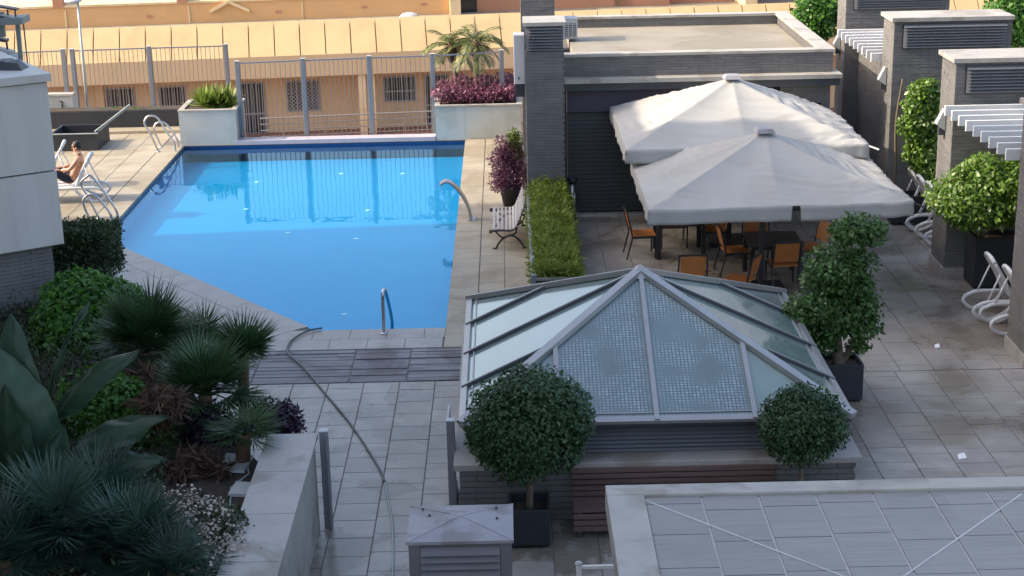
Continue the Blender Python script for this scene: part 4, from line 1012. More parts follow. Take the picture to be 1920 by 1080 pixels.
# ================================================================== LOUNGERS
def lounger_proto():
    t = empty('sun_lounger', (0, 0, 0), 'white lounger', 'sun lounger', 0, 'white resin sun loungers')     # head towards +X
    bx, bz = .52, .98
    for s_ in (-1, 1):
        y = s_*.31
        MB().tube(arc([(-1.12, y*.9, .30), (-.9, y, .335), (-.3, y, .33), (.28, y, .335), (.62, y, .33), (.80, y, .26)], 20), .034, 8).build('side_rail', M_resin, t, True)
        MB().tube(arc([(.80, y, .27), (.84, y, .17), (.72, y, .05), (.55, y, .03), (.33, y, .14), (.16, y, .31)], 20), .033, 8).build('rear_leg', M_resin, t, True)
        MB().tube(arc([(-.55, y, .32), (-.72, y, .10), (-.80, y, .03), (-.90, y, .05), (-.98, y, .30)], 16), .028, 8).build('front_leg', M_resin, t, True)
        MB().tube(arc([(.20, y*.86, .36), (.33, y*.86, .66), (bx, y*.84, bz)], 12), .030, 8).build('back_frame', M_resin, t, True)
    MB().tube(arc([(bx, -.26, bz), (bx+.025, -.16, bz+.06), (bx+.03, 0, bz+.075), (bx+.025, .16, bz+.06), (bx, .26, bz)], 16), .034, 8).build('head_bar', M_resin, t, True)
    V = []; F_ = []
    for i in range(13):
        x = -1.08+i*1.26/12
        for j in range(5): V.append((x, -.28+.14*j, .338-.03*math.sin(math.pi*i/12)-.02*math.sin(math.pi*j/4)))
    for i in range(12):
        for j in range(4): a = i*5+j; F_.append((a, a+5, a+6, a+1))
    o = MB().add(V, F_).build('seat_sling', M_sling, t, True); o.modifiers.new('solid', 'SOLIDIFY').thickness = .012
    V = []; F_ = []
    for i in range(11):
        k = i/10; p = arc([(.20, 0, .36), (.33, 0, .66), (bx, 0, bz+.03)], 10)[i]
        for j in range(5): V.append((p.x+.02*math.sin(math.pi*j/4), -.25+.125*j, p.z))
    for i in range(10):
        for j in range(4): a = i*5+j; F_.append((a, a+5, a+6, a+1))
    o = MB().add(V, F_).build('back_sling', M_sling, t, True); o.modifiers.new('solid', 'SOLIDIFY').thickness = .012
    MB().tube([(.43, -.29, .80), (.55, -.3, .5), (.62, -.3, .33)], .016, 6).build('back_strut', M_resin, t, True)
    MB().tube([(.43, .29, .80), (.55, .3, .5), (.62, .3, .33)], .016, 6).build('back_strut', M_resin, t, True)
    return t
lp = lounger_proto(); first = True
lr = PZ(1870, 632); lg = PZ(1740, 464)
for x, y, a, lab in [
    (lr.x+.75, lr.y+.38, 180, 'white sun lounger nearest the camera at the right edge'),
    (lr.x+.67, lr.y+1.12, 180, 'white sun lounger second from the right edge, below the big planter'),
    (lg.x+0.78, lg.y+.36, 180, 'nearest white lounger of the row behind the brick pier'),
    (lg.x+0.74, lg.y+.92, 180, 'second white lounger of the row behind the brick pier'),
    (lg.x+0.70, lg.y+1.48, 180, 'third white lounger of the row behind the brick pier'),
    (lg.x+0.66, lg.y+2.05, 180, 'farthest white lounger of the row behind the brick pier'),
    (-9.9, 35.1, 4, 'white sun lounger with the man reading on the sunny deck'),
    (-10.85, 36.4, 8, 'empty white lounger half hidden behind the white wall')]:
    c = lp if first else copy_tree(lp); first = False
    c.location = (x, y, 0); c.rotation_euler = (0, 0, rad(a)); c['label'] = lab

# ================================================================== PERSON (reading on the lounger, facing left)
def skin_mesh(name, joints, edges, root, m, parent, sub=2):
    me = bpy.data.meshes.new(name); me.from_pydata([j[0] for j in joints], edges, []); o = bpy.data.objects.new(name, me); COL.objects.link(o)
    if parent is not None: par(o, parent)
    o.modifiers.new('skin', 'SKIN'); 
    if not me.skin_vertices: 
        bpy.context.view_layer.objects.active = o
    for i, j in enumerate(joints):
        sv = me.skin_vertices[0].data[i]; r = j[1]; sv.radius = r if isinstance(r, tuple) else (r, r); sv.use_root = (i == root)
    s_ = o.modifiers.new('sub', 'SUBSURF'); s_.levels = sub; s_.render_levels = sub
    me.materials.append(m); 
    for md in o.modifiers:
        if md.type == 'SKIN': md.use_smooth_shade = True
    return o
pe = empty('person', (-9.9, 35.1, 0), 'bare chested man in dark shorts sitting on a white lounger, knees raised', 'person', rad(4))
J = [((.10, 0, .47), (.15, .12)), ((.17, 0, .62), (.145, .11)), ((.25, 0, .80), (.165, .115)), ((.30, 0, .95), (.13, .09)), ((.31, 0, 1.02), .058), ((.285, 0, 1.08), .055),
     ((.26, -.19, .93), .062), ((.10, -.27, .75), .047), ((-.12, -.16, .72), .036),
     ((.26, .19, .93), .062), ((.10, .27, .75), .047), ((-.12, .16, .72), .036),
     ((.05, -.10, .46), .10), ((-.36, -.13, .74), .068), ((-.58, -.12, .42), .045), ((-.66, -.12, .40), .038),
     ((.05, .10, .46), .10), ((-.36, .13, .74), .068), ((-.58, .12, .42), .045), ((-.66, .12, .40), .038)]
E_ = [(0,1),(1,2),(2,3),(3,4),(4,5),(3,6),(6,7),(7,8),(3,9),(9,10),(10,11),(0,12),(12,13),(13,14),(14,15),(0,16),(16,17),(17,18),(18,19)]
skin_mesh('body', J, E_, 0, M_skin, pe)
HJ = [((.255, 0, 1.10), .055), ((.235, 0, 1.17), (.085, .078)), ((.235, 0, 1.245), (.088, .082)), ((.245, 0, 1.30), .06)]
hd = skin_mesh('head', HJ, [(0,1),(1,2),(2,3)], 1, M_skin, pe)
MB().hexa([(.135, -.02, 1.16), (.16, -.02, 1.155), (.16, .02, 1.155), (.135, .02, 1.16)], [(.15, -.008, 1.215), (.17, -.008, 1.215), (.17, .008, 1.215), (.15, .008, 1.215)]).build('nose', M_skin, hd, True)
for s_ in (-1, 1):
    MB().lathe([(.012, 0), (.03, .01), (.028, .03), (.01, .04)], 8, (.25, s_*.082, 1.17)).build('ear', M_skin, hd, True)
    MB().lathe([(.004, 0), (.011, .006), (.004, .012)], 8, (.153, s_*.034, 1.205)).build('eye', M_hair, hd, True)
MB().bar((.15, -.022, 1.125), (.15, .022, 1.125), .008, .008).build('mouth', mat('lip', (.3, .1, .08), .5), hd)
hv = MB(); hv.lathe([(.088, -.045), (.097, 0), (.094, .045), (.07, .085), (.02, .105)], 14, (.258, 0, 1.245)); hv.build('hair', M_hair, hd, True)
hv = MB(); hv.lathe([(.05, -.10), (.078, -.06), (.088, 0)], 12, (.275, 0, 1.22)); hv.build('hair', M_hair, hd, True)
SJ = [((.12, 0, .52), (.165, .135)), ((.08, 0, .46), (.16, .125)), ((.0, -.11, .50), .115), ((-.30, -.135, .70), .092), ((.0, .11, .50), .115), ((-.30, .135, .70), .092)]
skin_mesh('shorts', SJ, [(0,1),(1,2),(2,3),(1,4),(4,5)], 0, M_short, pe)
def hand(parent, w_, s_):
    w_ = Vector(w_); HJ = [(w_, .03), (w_+Vector((-.06, 0, .005)), (.034, .018))]; E2 = [(0, 1)]
    for k in range(4):
        b0 = w_+Vector((-.085, (k-1.5)*.02, .01)); i = len(HJ)
        HJ += [(b0, .009), (b0+Vector((-.034, 0, .004-.002*abs(k-1.5))), .008), (b0+Vector((-.052-(.006 if k in (1, 2) else 0), 0, -.018)), .007)]; E2 += [(1, i), (i, i+1), (i+1, i+2)]
    i = len(HJ); HJ += [(w_+Vector((-.045, -s_*.035, .01)), .010), (w_+Vector((-.08, -s_*.05, .0)), .008)]; E2 += [(1, i), (i, i+1)]
    skin_mesh('hand', HJ, E2, 0, M_skin, parent, 1)
hand(pe, (-.12, -.16, .72), -1); hand(pe, (-.12, .16, .72), 1)
for s_ in (-1, 1): MB().hexa([(-.82, s_*.12-.04, .355), (-.60, s_*.12-.035, .355), (-.60, s_*.12+.035, .355), (-.82, s_*.12+.04, .355)], [(-.80, s_*.12-.03, .385), (-.60, s_*.12-.03, .44), (-.60, s_*.12+.03, .44), (-.80, s_*.12+.03, .385)]).build('foot', M_skin, pe, bevel=.015)

# ================================================================== FENCES AND POOL FITTINGS
def fence(label, yb, posts, z0, topz, wpost=.11, spacing=.12, skipspan=(), midrail=None, rail0=.1):
    t = wthing('metal_fence', (posts[0], yb, 0), label, 'fence')
    for i, x in enumerate(posts):
        h = topz[i]; MB().box(x-wpost/2, x+wpost/2, yb-.05, yb+.05, z0, h).build('post', M_post, t, bevel=.006)
        MB().box(x-wpost/2-.006, x+wpost/2+.006, yb-.056, yb+.056, h, h+.012).build('post_cap', M_lampg, t)
    for i in range(len(posts)-1):
        if i in skipspan: continue
        a, e = posts[i]+wpost/2+.02, posts[i+1]-wpost/2-.02; za, ze = topz[i]-.05, topz[i+1]-.05
        for dz in (0,): MB().bar((a, yb, za), (e, yb, ze), .03, .035).build('top_rail', M_post, t)
        MB().bar((a, yb, z0+rail0), (e, yb, z0+rail0), .03, .035).build('bottom_rail', M_post, t)
        n = max(2, int((e-a)/spacing))
        for k in range(n+1):
            x = a+(e-a)*k/n; MB().box(x-.007, x+.007, yb-.007, yb+.007, z0+rail0+.018, za+(ze-za)*k/n-.018).build('bar', M_bar, t)
    return t
cxs = [PY(x, y, 41.3).x for x, y in ((450, 200), (572, 190), (695, 180), (812, 150), (941, 130))]
czs = [PY(x, y, 41.3).z for x, y in ((442, 115), (566, 110), (690, 105), (812, 101), (943, 94))]
fence('tall metal bar fence right behind the pool, between two pale planters', 41.3, cxs, -.3, czs)
lxs = [-13.9] + [PY(x, y, 45).x for x, y in ((124, 150), (140, 150), (284, 150), (427, 140))]
lzs = [PY(20, 96, 45).z] + [PY(x, y, 45).z for x, y in ((118, 92), (135, 92), (280, 87), (422, 83))]
fence('farther metal bar fence on the left behind the sun deck', 45.0, lxs, -1.5, lzs, skipspan=(1,))

def ladder(rails, yfs, label):
    t = wthing('pool_ladder', (PX0-.3, yfs[0], 0), label, 'pool ladder', 'steel pool ladders')
    bot = []
    for pts, yf in zip(rails, yfs):
        P = [PY(px, py, yf) for px, py in pts]; P[0].z = min(P[0].z, 0.0)
        P.append(P[-1]+Vector((.02, 0, -.5))); bot.append(P[-1])
        MB().tube(arc(P, 48), .026, 10).build('rail', M_steel, t, True)
        MB().lathe([(.06, 0), (.06, .012), (.03, .025)], 12, (P[0].x, P[0].y, 0.005)).build('flange', M_steel, t, True)
    for k in range(3):
        a, e = bot[0]+Vector((0, 0, .05+.22*k)), bot[1]+Vector((0, 0, .05+.22*k)); MB().bar(a, e, .09, .025).build('step', M_steel, t)
r1 = [(297, 285), (281, 250), (271, 232), (275, 220), (286, 217), (297, 223), (312, 247), (327, 270), (329, 300)]
r2 = [(303, 276), (290, 247), (290, 236), (296, 230), (308, 230), (321, 244), (333, 264), (334, 288)]
ladder([r1, r2], [PZ(297, 285).y, PZ(303, 276).y], 'steel pool ladder at the far left corner beside the pale planter')
r3 = [(173, 420), (157, 385), (158, 372), (167, 366), (181, 369), (208, 404), (208, 440)]
r4 = [(186, 410), (164, 367), (152, 345), (161, 333), (175, 334), (217, 393), (220, 425)]
ladder([r3, r4], [PZ(173, 420).y, PZ(186, 410).y], 'steel pool ladder nearest the lounger with the man')
hr = wthing('handrail', PZ(720, 626), 'steel stair handrail at the front edge of the pool', 'handrail')
b0 = PZ(720, 626); tp = PY(717, 548, b0.y); e1 = PY(734, 596, b0.y+.75)
MB().tube(arc([b0, b0.lerp(tp, .5), tp+Vector((0, 0, -.1)), tp+Vector((.01, .05, 0)), tp+Vector((.04, .16, -.05)), e1, e1+Vector((0, .08, -.45))], 36), .028, 10).build('rail', M_steel, hr, True)
MB().lathe([(.06, 0), (.06, .014), (.03, .028)], 12, (b0.x, b0.y, .004)).build('flange', M_steel, hr, True)
# waterfall spout
sp = wthing('waterfall_spout', PZ(882, 414), 'curved steel waterfall spout arching over the pool edge', 'spout')
yy = PZ(882, 414).y
out = arc([PY(px, py, yy) for px, py in ((886, 415), (881, 392), (868, 367), (850, 347), (836, 341), (824, 347))], 24)
V = []; F_ = []
for i, p in enumerate(out):
    d = (out[min(i+1, len(out)-1)]-out[max(i-1, 0)]).normalized(); nn = Vector((-d.z, 0, d.x)); th = .055*(1-.5*i/len(out)); wv = .11+.06*i/len(out)
    for s_, q in ((-1, 0), (1, 0), (1, 1), (-1, 1)): V.append(p+Vector((0, wv+s_*wv, 0))+nn*(th*q))
for i in range(len(out)-1):
    for k in range(4): a = i*4; F_.append((a+k, a+(k+1) % 4, a+4+(k+1) % 4, a+4+k))
F_ += [(0, 1, 2, 3), tuple(len(V)-4+k for k in (3, 2, 1, 0))]
MB().add(V, F_).build('curved_blade', M_steelb, sp)
p = out[0]; MB().box(p.x-.10, p.x+.06, p.y-.04, p.y+.28, 0.003, .015).build('base_plate', M_steelb, sp)

# hose across the paving
hs = [PZ(604, 615, .03), PZ(575, 621, .03), PZ(545, 640, .03), PZ(540, 662, .03), PZ(570, 690, .02), PZ(606, 733, .02), PZ(650, 785, .02), PZ(690, 843, .02), PZ(712, 880, .02), PZ(722, 905, .02)]
hs2 = [hs[-1], PZ(729, 945, .02), PZ(735, 975, .02), PZ(737, 1030, .02), PZ(736, 1095, .02)]
ho = wthing('garden_hose', hs[4], 'hose snaking from the pool over the timber strip and grey paving', 'hose')
MB().tube(arc(hs, 60), .015, 8).build('dark_section', M_hosed, ho, True)
MB().tube(arc(hs2, 24), .013, 8).build('pale_section', M_hose, ho, True)

# iron bench with timber slats, facing the pool
ib = wthing('park_bench', (0, 31.2, 0), 'cast iron park bench with weathered slats beside the hedge, facing the pool', 'bench')
y0, y1 = PZ(932, 468).y+.05, PZ(932, 468).y+1.75
sx = [(-.33, .40), (-.25, .405), (-.17, .40), (-.09, .395), (-.01, .395), (.06, .41), (.11, .46), (.14, .53), (.17, .60), (.20, .67), (.225, .74), (.25, .81)]
for i, (x, z) in enumerate(sx):
    dx = sx[min(i+1, 11)][0]-sx[max(i-1, 0)][0]; dz = sx[min(i+1, 11)][1]-sx[max(i-1, 0)][1]; n_ = Vector((-dz, 0, dx)).normalized()
    MB().bar((x, y0-.03, z), (x, y1+.03, z), .047, .025, n_).build('slat', M_gwood, ib)
for yy in (y0, y1):
    e = MB()
    def tb(pts, r=.018): e.tube(arc([(x, yy, z) for x, z in pts], 20), r, 6)
    tb([(-.36, .36), (-.2, .375), (0, .37), (.1, .43), (.2, .64), (.27, .84)], .02)
    tb([(-.36, .36), (-.40, .38), (-.41, .34), (-.37, .33)]); tb([(-.33, .0), (-.29, .02), (-.24, .12), (-.14, .22), (.0, .27), (.14, .2), (.24, .06), (.28, .0)], .022)
    tb([(-.3, .36), (-.2, .25), (-.12, .22)]); tb([(.12, .44), (.1, .33), (.02, .27)]); tb([(.12, .46), (.24, .56), (.27, .68), (.2, .66)])
    tb([(-.36, .005), (-.27, .005)], .02); tb([(.22, .005), (.32, .005)], .02)
    e.build('iron_end', M_iron, ib, True)

# ================================================================== PLANTERS ALONG THE POOL
def stone_planter(x0, x1, y0, y1, z1, label, cuts):
    t = wthing('stone_planter', ((x0+x1)/2, y0, 0), label, 'planter', 'pale stone planters at the pool end')
    MB().box(x0+.02, x1-.02, y0+.03, y1, -4.2, z1-.05).build('core', M_wallst, t)
    xs = [x0]+cuts+[x1]
    for a, e in zip(xs, xs[1:]): MB().box(a+.003, e-.003, y0, y0+.028, -.3, z1-.042).build('facing_panel', M_marble, t)
    MB().box(x0-.015, x1+.015, y0-.015, y0+.12, z1-.04, z1).build('front_coping', M_copew, t)
    MB().box(x0-.015, x0+.12, y0+.123, y1, z1-.04, z1).build('side_coping', M_copew, t)
    MB().box(x1-.12, x1+.015, y0+.123, y1, z1-.04, z1).build('side_coping', M_copew, t)
    MB().box(x0+.12, x1-.12, y0+.12, y1, z1-.06, z1-.03).build('soil', M_soil, t)
    return t
stone_planter(-8.5, -7.02, 40.75, 42.3, .92, 'pale stone planter with the spiky agave at the far left pool corner', [])
stone_planter(-1.88, .34, 40.75, 42.6, .90, 'pale stone planter under the twin palms at the far right pool corner', [-1.12, -.42])
# long dark trough behind the sun deck, and raised kerb
tr = wthing('long_trough', (-10, 43.3, 0), 'long dark planter trough behind the sun deck', 'planter')
MB().box(-13.5, -8.6, 42.95, 43.6, 0, .52).build('trough_body', M_dplant, tr); MB().box(-13.4, -8.7, 43.0, 43.55, .52, .535).build('soil', M_soil, tr)
kb = tag(MB().box(-14, -8.52, 42.42, 42.94, -.3, .07).build('deck_kerb', M_deckst), kind='structure')
tag(MB().box(-14.5, -8.55, 41.46, 46, -4.3, -.02).box(-8.549, -7.8, 44.5, 46, -4.3, -1.5).build('rear_terrace', M_wallst), kind='structure')
# open dark chest with its prop board
p0, p1 = PZ(116, 284), PZ(186, 281); zt = PY(150, 252, p0.y).z
bx = wthing('open_chest', (p1.x-.5, p0.y, 0), 'open dark storage chest behind the man on the lounger', 'chest')
X0, X1, Y0_, Y1_ = p0.x-.3, p1.x, p0.y, p0.y+1.3
MB().box(X0, X1, Y0_, Y0_+.05, 0, zt).build('front_panel', M_dplant, bx); MB().box(X0, X1, Y1_-.05, Y1_, 0, zt).build('back_panel', M_dplant, bx)
MB().box(X0, X0+.05, Y0_+.05, Y1_-.05, 0, zt).build('side_panel', M_dplant, bx); MB().box(X1-.05, X1, Y0_+.05, Y1_-.05, 0, zt).build('side_panel', M_dplant, bx)
MB().box(X0+.05, X1-.05, Y0_+.05, Y1_-.05, .02, .06).build('floor_panel', M_dplant, bx)
MB().box(X0-.02, X1+.02, Y0_-.02, Y0_+.06, zt, zt+.02).build('rim', M_lead, bx)
a = PY(178, 248, Y0_+.3); e = PY(244, 197, Y0_+.9)
tag(MB().bar(a, e, .045, .06).build('grey_board', M_lead), 'grey board leaning up out of the dark open chest', 'board')
mp_ = wthing('marble_slab_wall', (-12, 44, 0), 'short white marble wall behind the chest, left of the lamp post', 'wall')
xa, xb = PY(100, 210, 43.7).x-.5, PY(138, 210, 43.7).x; zt2 = PY(120, 176, 43.7).z
MB().box(xa, xb, 43.7, 43.95, 0, zt2-.06).build('slab', M_marble, mp_); MB().box(xa-.03, xb+.03, 43.67, 43.98, zt2-.058, zt2).build('top', M_copew, mp_)
for q in ([(111, 190), (116, 190), (116, 205), (110, 212), (114, 232), (118, 250)],): MB().tube([PY(a_, b_, 43.69) for a_, b_ in q], .018, 5).build('crack', M_dplant, mp_)
# street lamp
st = wthing('street_lamp', PY(166, 228, 44), 'tall thin street lamp at the left behind the sun deck', 'street lamp')
pb0, pt0 = PY(166, 228, 44), PY(150, 4, 44); pt0.x = pb0.x+.03
pb0.z = 0
MB().tube([pb0, pb0.lerp(pt0, .14)], .055, 10).build('lower_pole', M_lampg, st, True)
MB().tube([pb0.lerp(pt0, .14), pt0], .035, 10).build('pole', M_lampg, st, True)
MB().lathe([(.05, -.06), (.1, -.02), (.24, .02), (.23, .06), (.1, .09)], 16, (pt0.x-.12, pt0.y, pt0.z)).build('lamp_head', M_lampg, st, True)

# hedge planter beside the bench
hp = wthing('hedge_planter', (.75, 28.5, 0), 'long grey planter box with railing holding the clipped grass hedge', 'planter')
HX0, HX1, HY0, HY1 = .40, 1.13, 25.55, 31.85
MB().box(HX0, HX1, HY0, HY1, 0, .62).build('box', M_brickm, hp)
MB().box(HX0-.06, HX0-.02, HY0-.05, HY1, .0, .80).build('side_panel', M_alu, hp)
MB().box(HX0-.075, HX0+.01, HY0-.06, HY1, .80, .84).build('side_rail', M_alu, hp)
MB().box(HX0-.06, HX1+.1, HY0-.07, HY0-.03, .80, .84).build('front_rail', M_alu, hp)
MB().box(HX0-.06, HX1+.1, HY0-.07, HY0-.03, .1, .14).build('front_rail', M_alu, hp)
MB().box(HX0-.08, HX0-.0, HY0-.09, HY0-.01, 0, .9).build('corner_post', M_post, hp)
for i in range(11): x = HX0+.05+i*.07; MB().box(x-.008, x+.008, HY0-.06, HY0-.044, .14, .80).build('railing_bar', M_post, hp)
MB().box(HX0+.02, HX1-.02, HY0+.02, HY1-.02, .62, .74).build('soil', M_soil, hp)
hg = wthing('clipped_hedge', (.76, 28.7, .6), 'clipped yellow green grass hedge running along the bench', 'hedge')
boxfol('foliage', hg, L_hedge, (HX0+.02, HY0+.02, .55), (HX1-.02, HY1-.02, .90), 26000, .11, 5, .22, .09)
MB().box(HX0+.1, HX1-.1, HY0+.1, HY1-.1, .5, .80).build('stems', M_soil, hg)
# ash column
ab = wthing('litter_bin', (1.3, 32.2, 0), 'slim steel litter bin with black top by the brick pier', 'bin')
p = PZ(1073, 411); MB().lathe([(.085, 0), (.085, .78)], 16, (p.x, p.y, .0)).build('body', M_steelb, ab, True); MB().lathe([(.09, .785), (.11, .80), (.11, .88), (.05, .92)], 16, (p.x, p.y, 0)).build('lid', M_dplant, ab, True)
# scraps of paper on the paving
for px, py, s_, lab in ((1803, 858, .06, 'white scrap of paper on the paving right of the skylight'), (1757, 651, .045, 'tiny white scrap on the wet paving near the loungers')):
    p = PZ(px, py); tag(MB().add([(p.x-s_, p.y-s_, .004), (p.x+s_, p.y-s_*.6, .012), (p.x+s_*.8, p.y+s_, .05), (p.x-s_*.7, p.y+s_*.8, .03), (p.x, p.y, .015)], [(0, 1, 4), (1, 2, 4), (2, 3, 4), (3, 0, 4)]).build('paper_scrap', M_paper), lab, 'paper')

# ================================================================== POTTED TREES
def cube_planter(x0, y0, w_, d_, h, label):
    t = wthing('cube_planter', (x0+w_/2, y0+d_/2, 0), label, 'planter', 'dark cube planters')
    t_ = .03
    MB().box(x0, x0+w_, y0, y0+t_, .04, h).build('front_side', M_dplant, t, bevel=.008); MB().box(x0, x0+w_, y0+d_-t_, y0+d_, .04, h).build('back_side', M_dplant, t)
    MB().box(x0, x0+t_, y0+t_+.001, y0+d_-t_-.001, .04, h).build('left_side', M_dplant, t); MB().box(x0+w_-t_, x0+w_, y0+t_+.001, y0+d_-t_-.001, .04, h).build('right_side', M_dplant, t)
    MB().box(x0+t_, x0+w_-t_, y0+t_, y0+d_-t_, .04, h-.10).build('soil', M_soil, t)
    for i in (0, 1):
        for j in (0, 1): MB().box(x0+.03+i*(w_-.12), x0+.09+i*(w_-.12), y0+.03+j*(d_-.12), y0+.09+j*(d_-.12), 0, .04).build('foot', M_dplant, t)
def limbs(t, pts_list, m=M_bark):
    for i, (pts, r) in enumerate(pts_list): MB().tube(arc(pts, 14), [r*(1-.6*k/(len(arc(pts, 14))-1)) for k in range(len(arc(pts, 14)))], 8).build('trunk' if i == 0 else 'branch', m, t, True)
cube_planter(-.10, 17.22, .49, .5, .50, 'dark cube planter under the round tree by the ventilation box')
t = wthing('ball_tree', (.15, 17.47, .4), 'round clipped dark green tree in front of the skylight, left one', 'tree')
limbs(t, [([(.15, 17.47, .38), (.16, 17.46, .75), (.14, 17.48, 1.05), (.17, 17.45, 1.5)], .045), ([(.15, 17.47, .9), (-.05, 17.5, 1.25), (-.2, 17.5, 1.5)], .02), ([(.15, 17.47, .95), (.35, 17.4, 1.25), (.5, 17.4, 1.55)], .02)])
crown('crown', t, L_green, [(.17, 17.47, 1.56, .64, .62, .58), (.13, 17.45, 1.33, .58, .54, .46), (-.12, 17.4, 1.62, .42, .4, .44), (.48, 17.45, 1.6, .4, .4, .40), (.2, 17.5, 1.86, .42, .4, .30), (.42, 17.4, 1.25, .34, .34, .28), (-.2, 17.4, 1.3, .32, .3, .3)], 27000, .062, 1, 34, .24, .5, .4)
t = wthing('ball_tree', (3.38, 17.5, .4), 'round clipped dark green tree in front of the skylight, right one', 'tree')
cube_planter(3.14, 17.28, .49, .5, .50, 'dark cube planter hidden under the right round tree')
limbs(t, [([(3.38, 17.53, .38), (3.39, 17.52, .7), (3.37, 17.54, 1.3)], .045)])
crown('crown', t, L_green, [(3.39, 17.55, 1.38, .46, .46, .42), (3.39, 17.55, 1.34, .42, .42, .42), (3.2, 17.5, 1.42, .32, .3, .32), (3.6, 17.5, 1.38, .32, .3, .34), (3.42, 17.5, 1.6, .3, .3, .24)], 17000, .055, 2, 34, .22, .5, .4)
cube_planter(4.49, 21.7, .57, .57, .58, 'dark cube planter at the right corner of the skylight')
t = wthing('potted_tree', (4.76, 21.98, .5), 'irregular layered ficus tree rising at the right corner of the skylight', 'tree')
limbs(t, [([(4.76, 22, .45), (4.72, 22, .8), (4.70, 22.02, 1.3), (4.78, 22, 2.0)], .095), ([(4.8, 22, .5), (4.92, 21.95, .8), (5.0, 21.95, 1.2)], .05), ([(4.72, 22, .75), (4.5, 21.95, .95), (4.3, 21.95, 1.2)], .045), ([(4.75, 22, 1.7), (4.85, 22, 2.1), (4.9, 22, 2.5)], .03), ([(4.74, 22, .9), (4.4, 21.8, .82), (4.2, 21.75, .9)], .025)])
crown('crown', t, L_ficus, [(4.95, 22, 2.55, .34, .32, .18), (5.15, 22, 2.44, .18, .18, .14), (4.72, 22, 2.42, .18, .18, .12), (4.62, 22, 2.02, .38, .36, .22), (4.98, 22, 1.98, .26, .26, .2), (4.48, 22, 1.78, .26, .26, .2), (4.78, 22, 1.72, .34, .32, .2), (5.06, 22, 1.66, .2, .2, .16), (4.36, 21.95, 1.42, .36, .34, .22), (4.66, 21.95, 1.36, .3, .3, .2), (4.98, 21.95, 1.36, .32, .3, .24), (4.22, 21.85, 1.12, .24, .24, .14), (4.55, 21.9, 1.1, .22, .22, .14), (5.08, 21.95, 1.05, .24, .22, .16), (4.8, 21.9, 1.12, .2, .2, .12), (4.12, 21.85, 1.34, .22, .22, .16), (4.3, 21.8, .92, .22, .2, .12), (5.0, 21.9, .82, .16, .16, .1), (4.55, 21.85, .86, .14, .14, .09), (5.16, 22, 1.4, .14, .14, .14)], 10500, .085, 3, 11, .36, .55, .1)

# right side: large planter with bright bush, climber, round trees
cube_planter(8.16, 27.0, 1.5, .62, .92, 'large dark planter under the bright bush at the right edge')
t = wthing('bright_bush', (8.7, 27.2, .8), 'bright sunlit green bush in the large dark planter', 'bush')
limbs(t, [([(8.3, 27.2, .75), (8.25, 27.15, 1.1), (8.3, 27.1, 1.7)], .04), ([(8.3, 27.2, .9), (8.6, 27.1, 1.3), (8.8, 27.1, 1.8)], .03)])
crown('crown', t, L_bright, [(7.95, 27.05, 1.72, .62, .5, .42), (8.5, 27.0, 1.72, .72, .55, .50), (8.3, 27.05, 2.05, .45, .4, .34), (8.85, 27.0, 1.75, .5, .45, .5), (8.15, 26.95, 1.45, .5, .4, .3)], 14000, .10, 4, 34, .26, .55, .4)
t = wthing('climbing_plant', (7.7, 31.9, 0), 'tall climbing plant in sun on the middle brick pier', 'plant')
limbs(t, [([(7.85, 31.95, 0), (7.9, 31.95, 1.0), (7.85, 31.9, 2.0), (7.95, 31.95, 2.9)], .04)])
pc = [PY(x, y, 31.7) for x, y in ((1735, 175), (1722, 200), (1715, 235), (1730, 250), (1725, 285), (1740, 220), (1750, 190), (1740, 310), (1755, 330))]
crown('crown', t, L_bright, [(p.x, p.y, p.z, .30, .22, .26) for p in pc], 9000, .10, 6, 14, .3, .6, .3)
cube_planter(7.75, 31.4, .9, .5, .6, 'dark planter at the foot of the climbing plant')
def far_tree(px, py, y, r, rz_, label, seed, m):
    c = PY(px, py, y); t = wthing('round_tree', (c.x, c.y, 0), label, 'tree', 'round trees behind the bar')
    limbs(t, [([(c.x, c.y, -4 if y > 42 else 0), (c.x+.03, c.y, c.z-1.0), (c.x, c.y, c.z)], .07)])
    crown('crown', t, m, [(c.x, c.y, c.z, r, r, rz_), (c.x, c.y, c.z, r*.7, r*.7, rz_*.7)], 6000, .13, seed, 50, .2, .6, .4)
far_tree(1530, 32, 40.2, .52, .66, 'round green tree behind the right corner of the bar roof', 21, L_shrub)
far_tree(1900, 38, 40.0, .72, .68, 'round green tree in the top right corner of the picture', 22, L_shrub)

# purple bush in a dark pot behind the bench
t = wthing('purple_bush', (0.1, 34.1, 0), 'bushy purple plant in a black pot beyond the park bench', 'plant')
pz_ = PZ(958, 390); MB().lathe([(.16, 0), (.24, .42), (.26, .44), (.22, .45)], 14, (pz_.x, pz_.y+.2, 0)).build('pot', M_dplant, t, True)
pc = [PY(x, y, pz_.y+.2) for x, y in ((948, 325), (958, 295), (940, 300), (962, 340), (945, 280), (968, 315), (938, 340))]
crown('foliage', t, L_purple, [(p.x, p.y, p.z, .26, .26, .26) for p in pc], 5200, .075, 8, 16, .3, .4, .2)
tk = MB().tube(arc([(pz_.x+.1, pz_.y+.2, .4), PY(975, 320, pz_.y+.2), PY(974, 268, pz_.y+.2)], 8), .055, 8).build('trunk', M_bark, t, True)
crown('green_sprigs', t, L_yucca, [(*PY(965, 262, pz_.y+.2), .16, .16, .2), (*PY(968, 292, pz_.y+.2), .12, .12, .14)], 700, .09, 9, 12, .3, .4, .2)
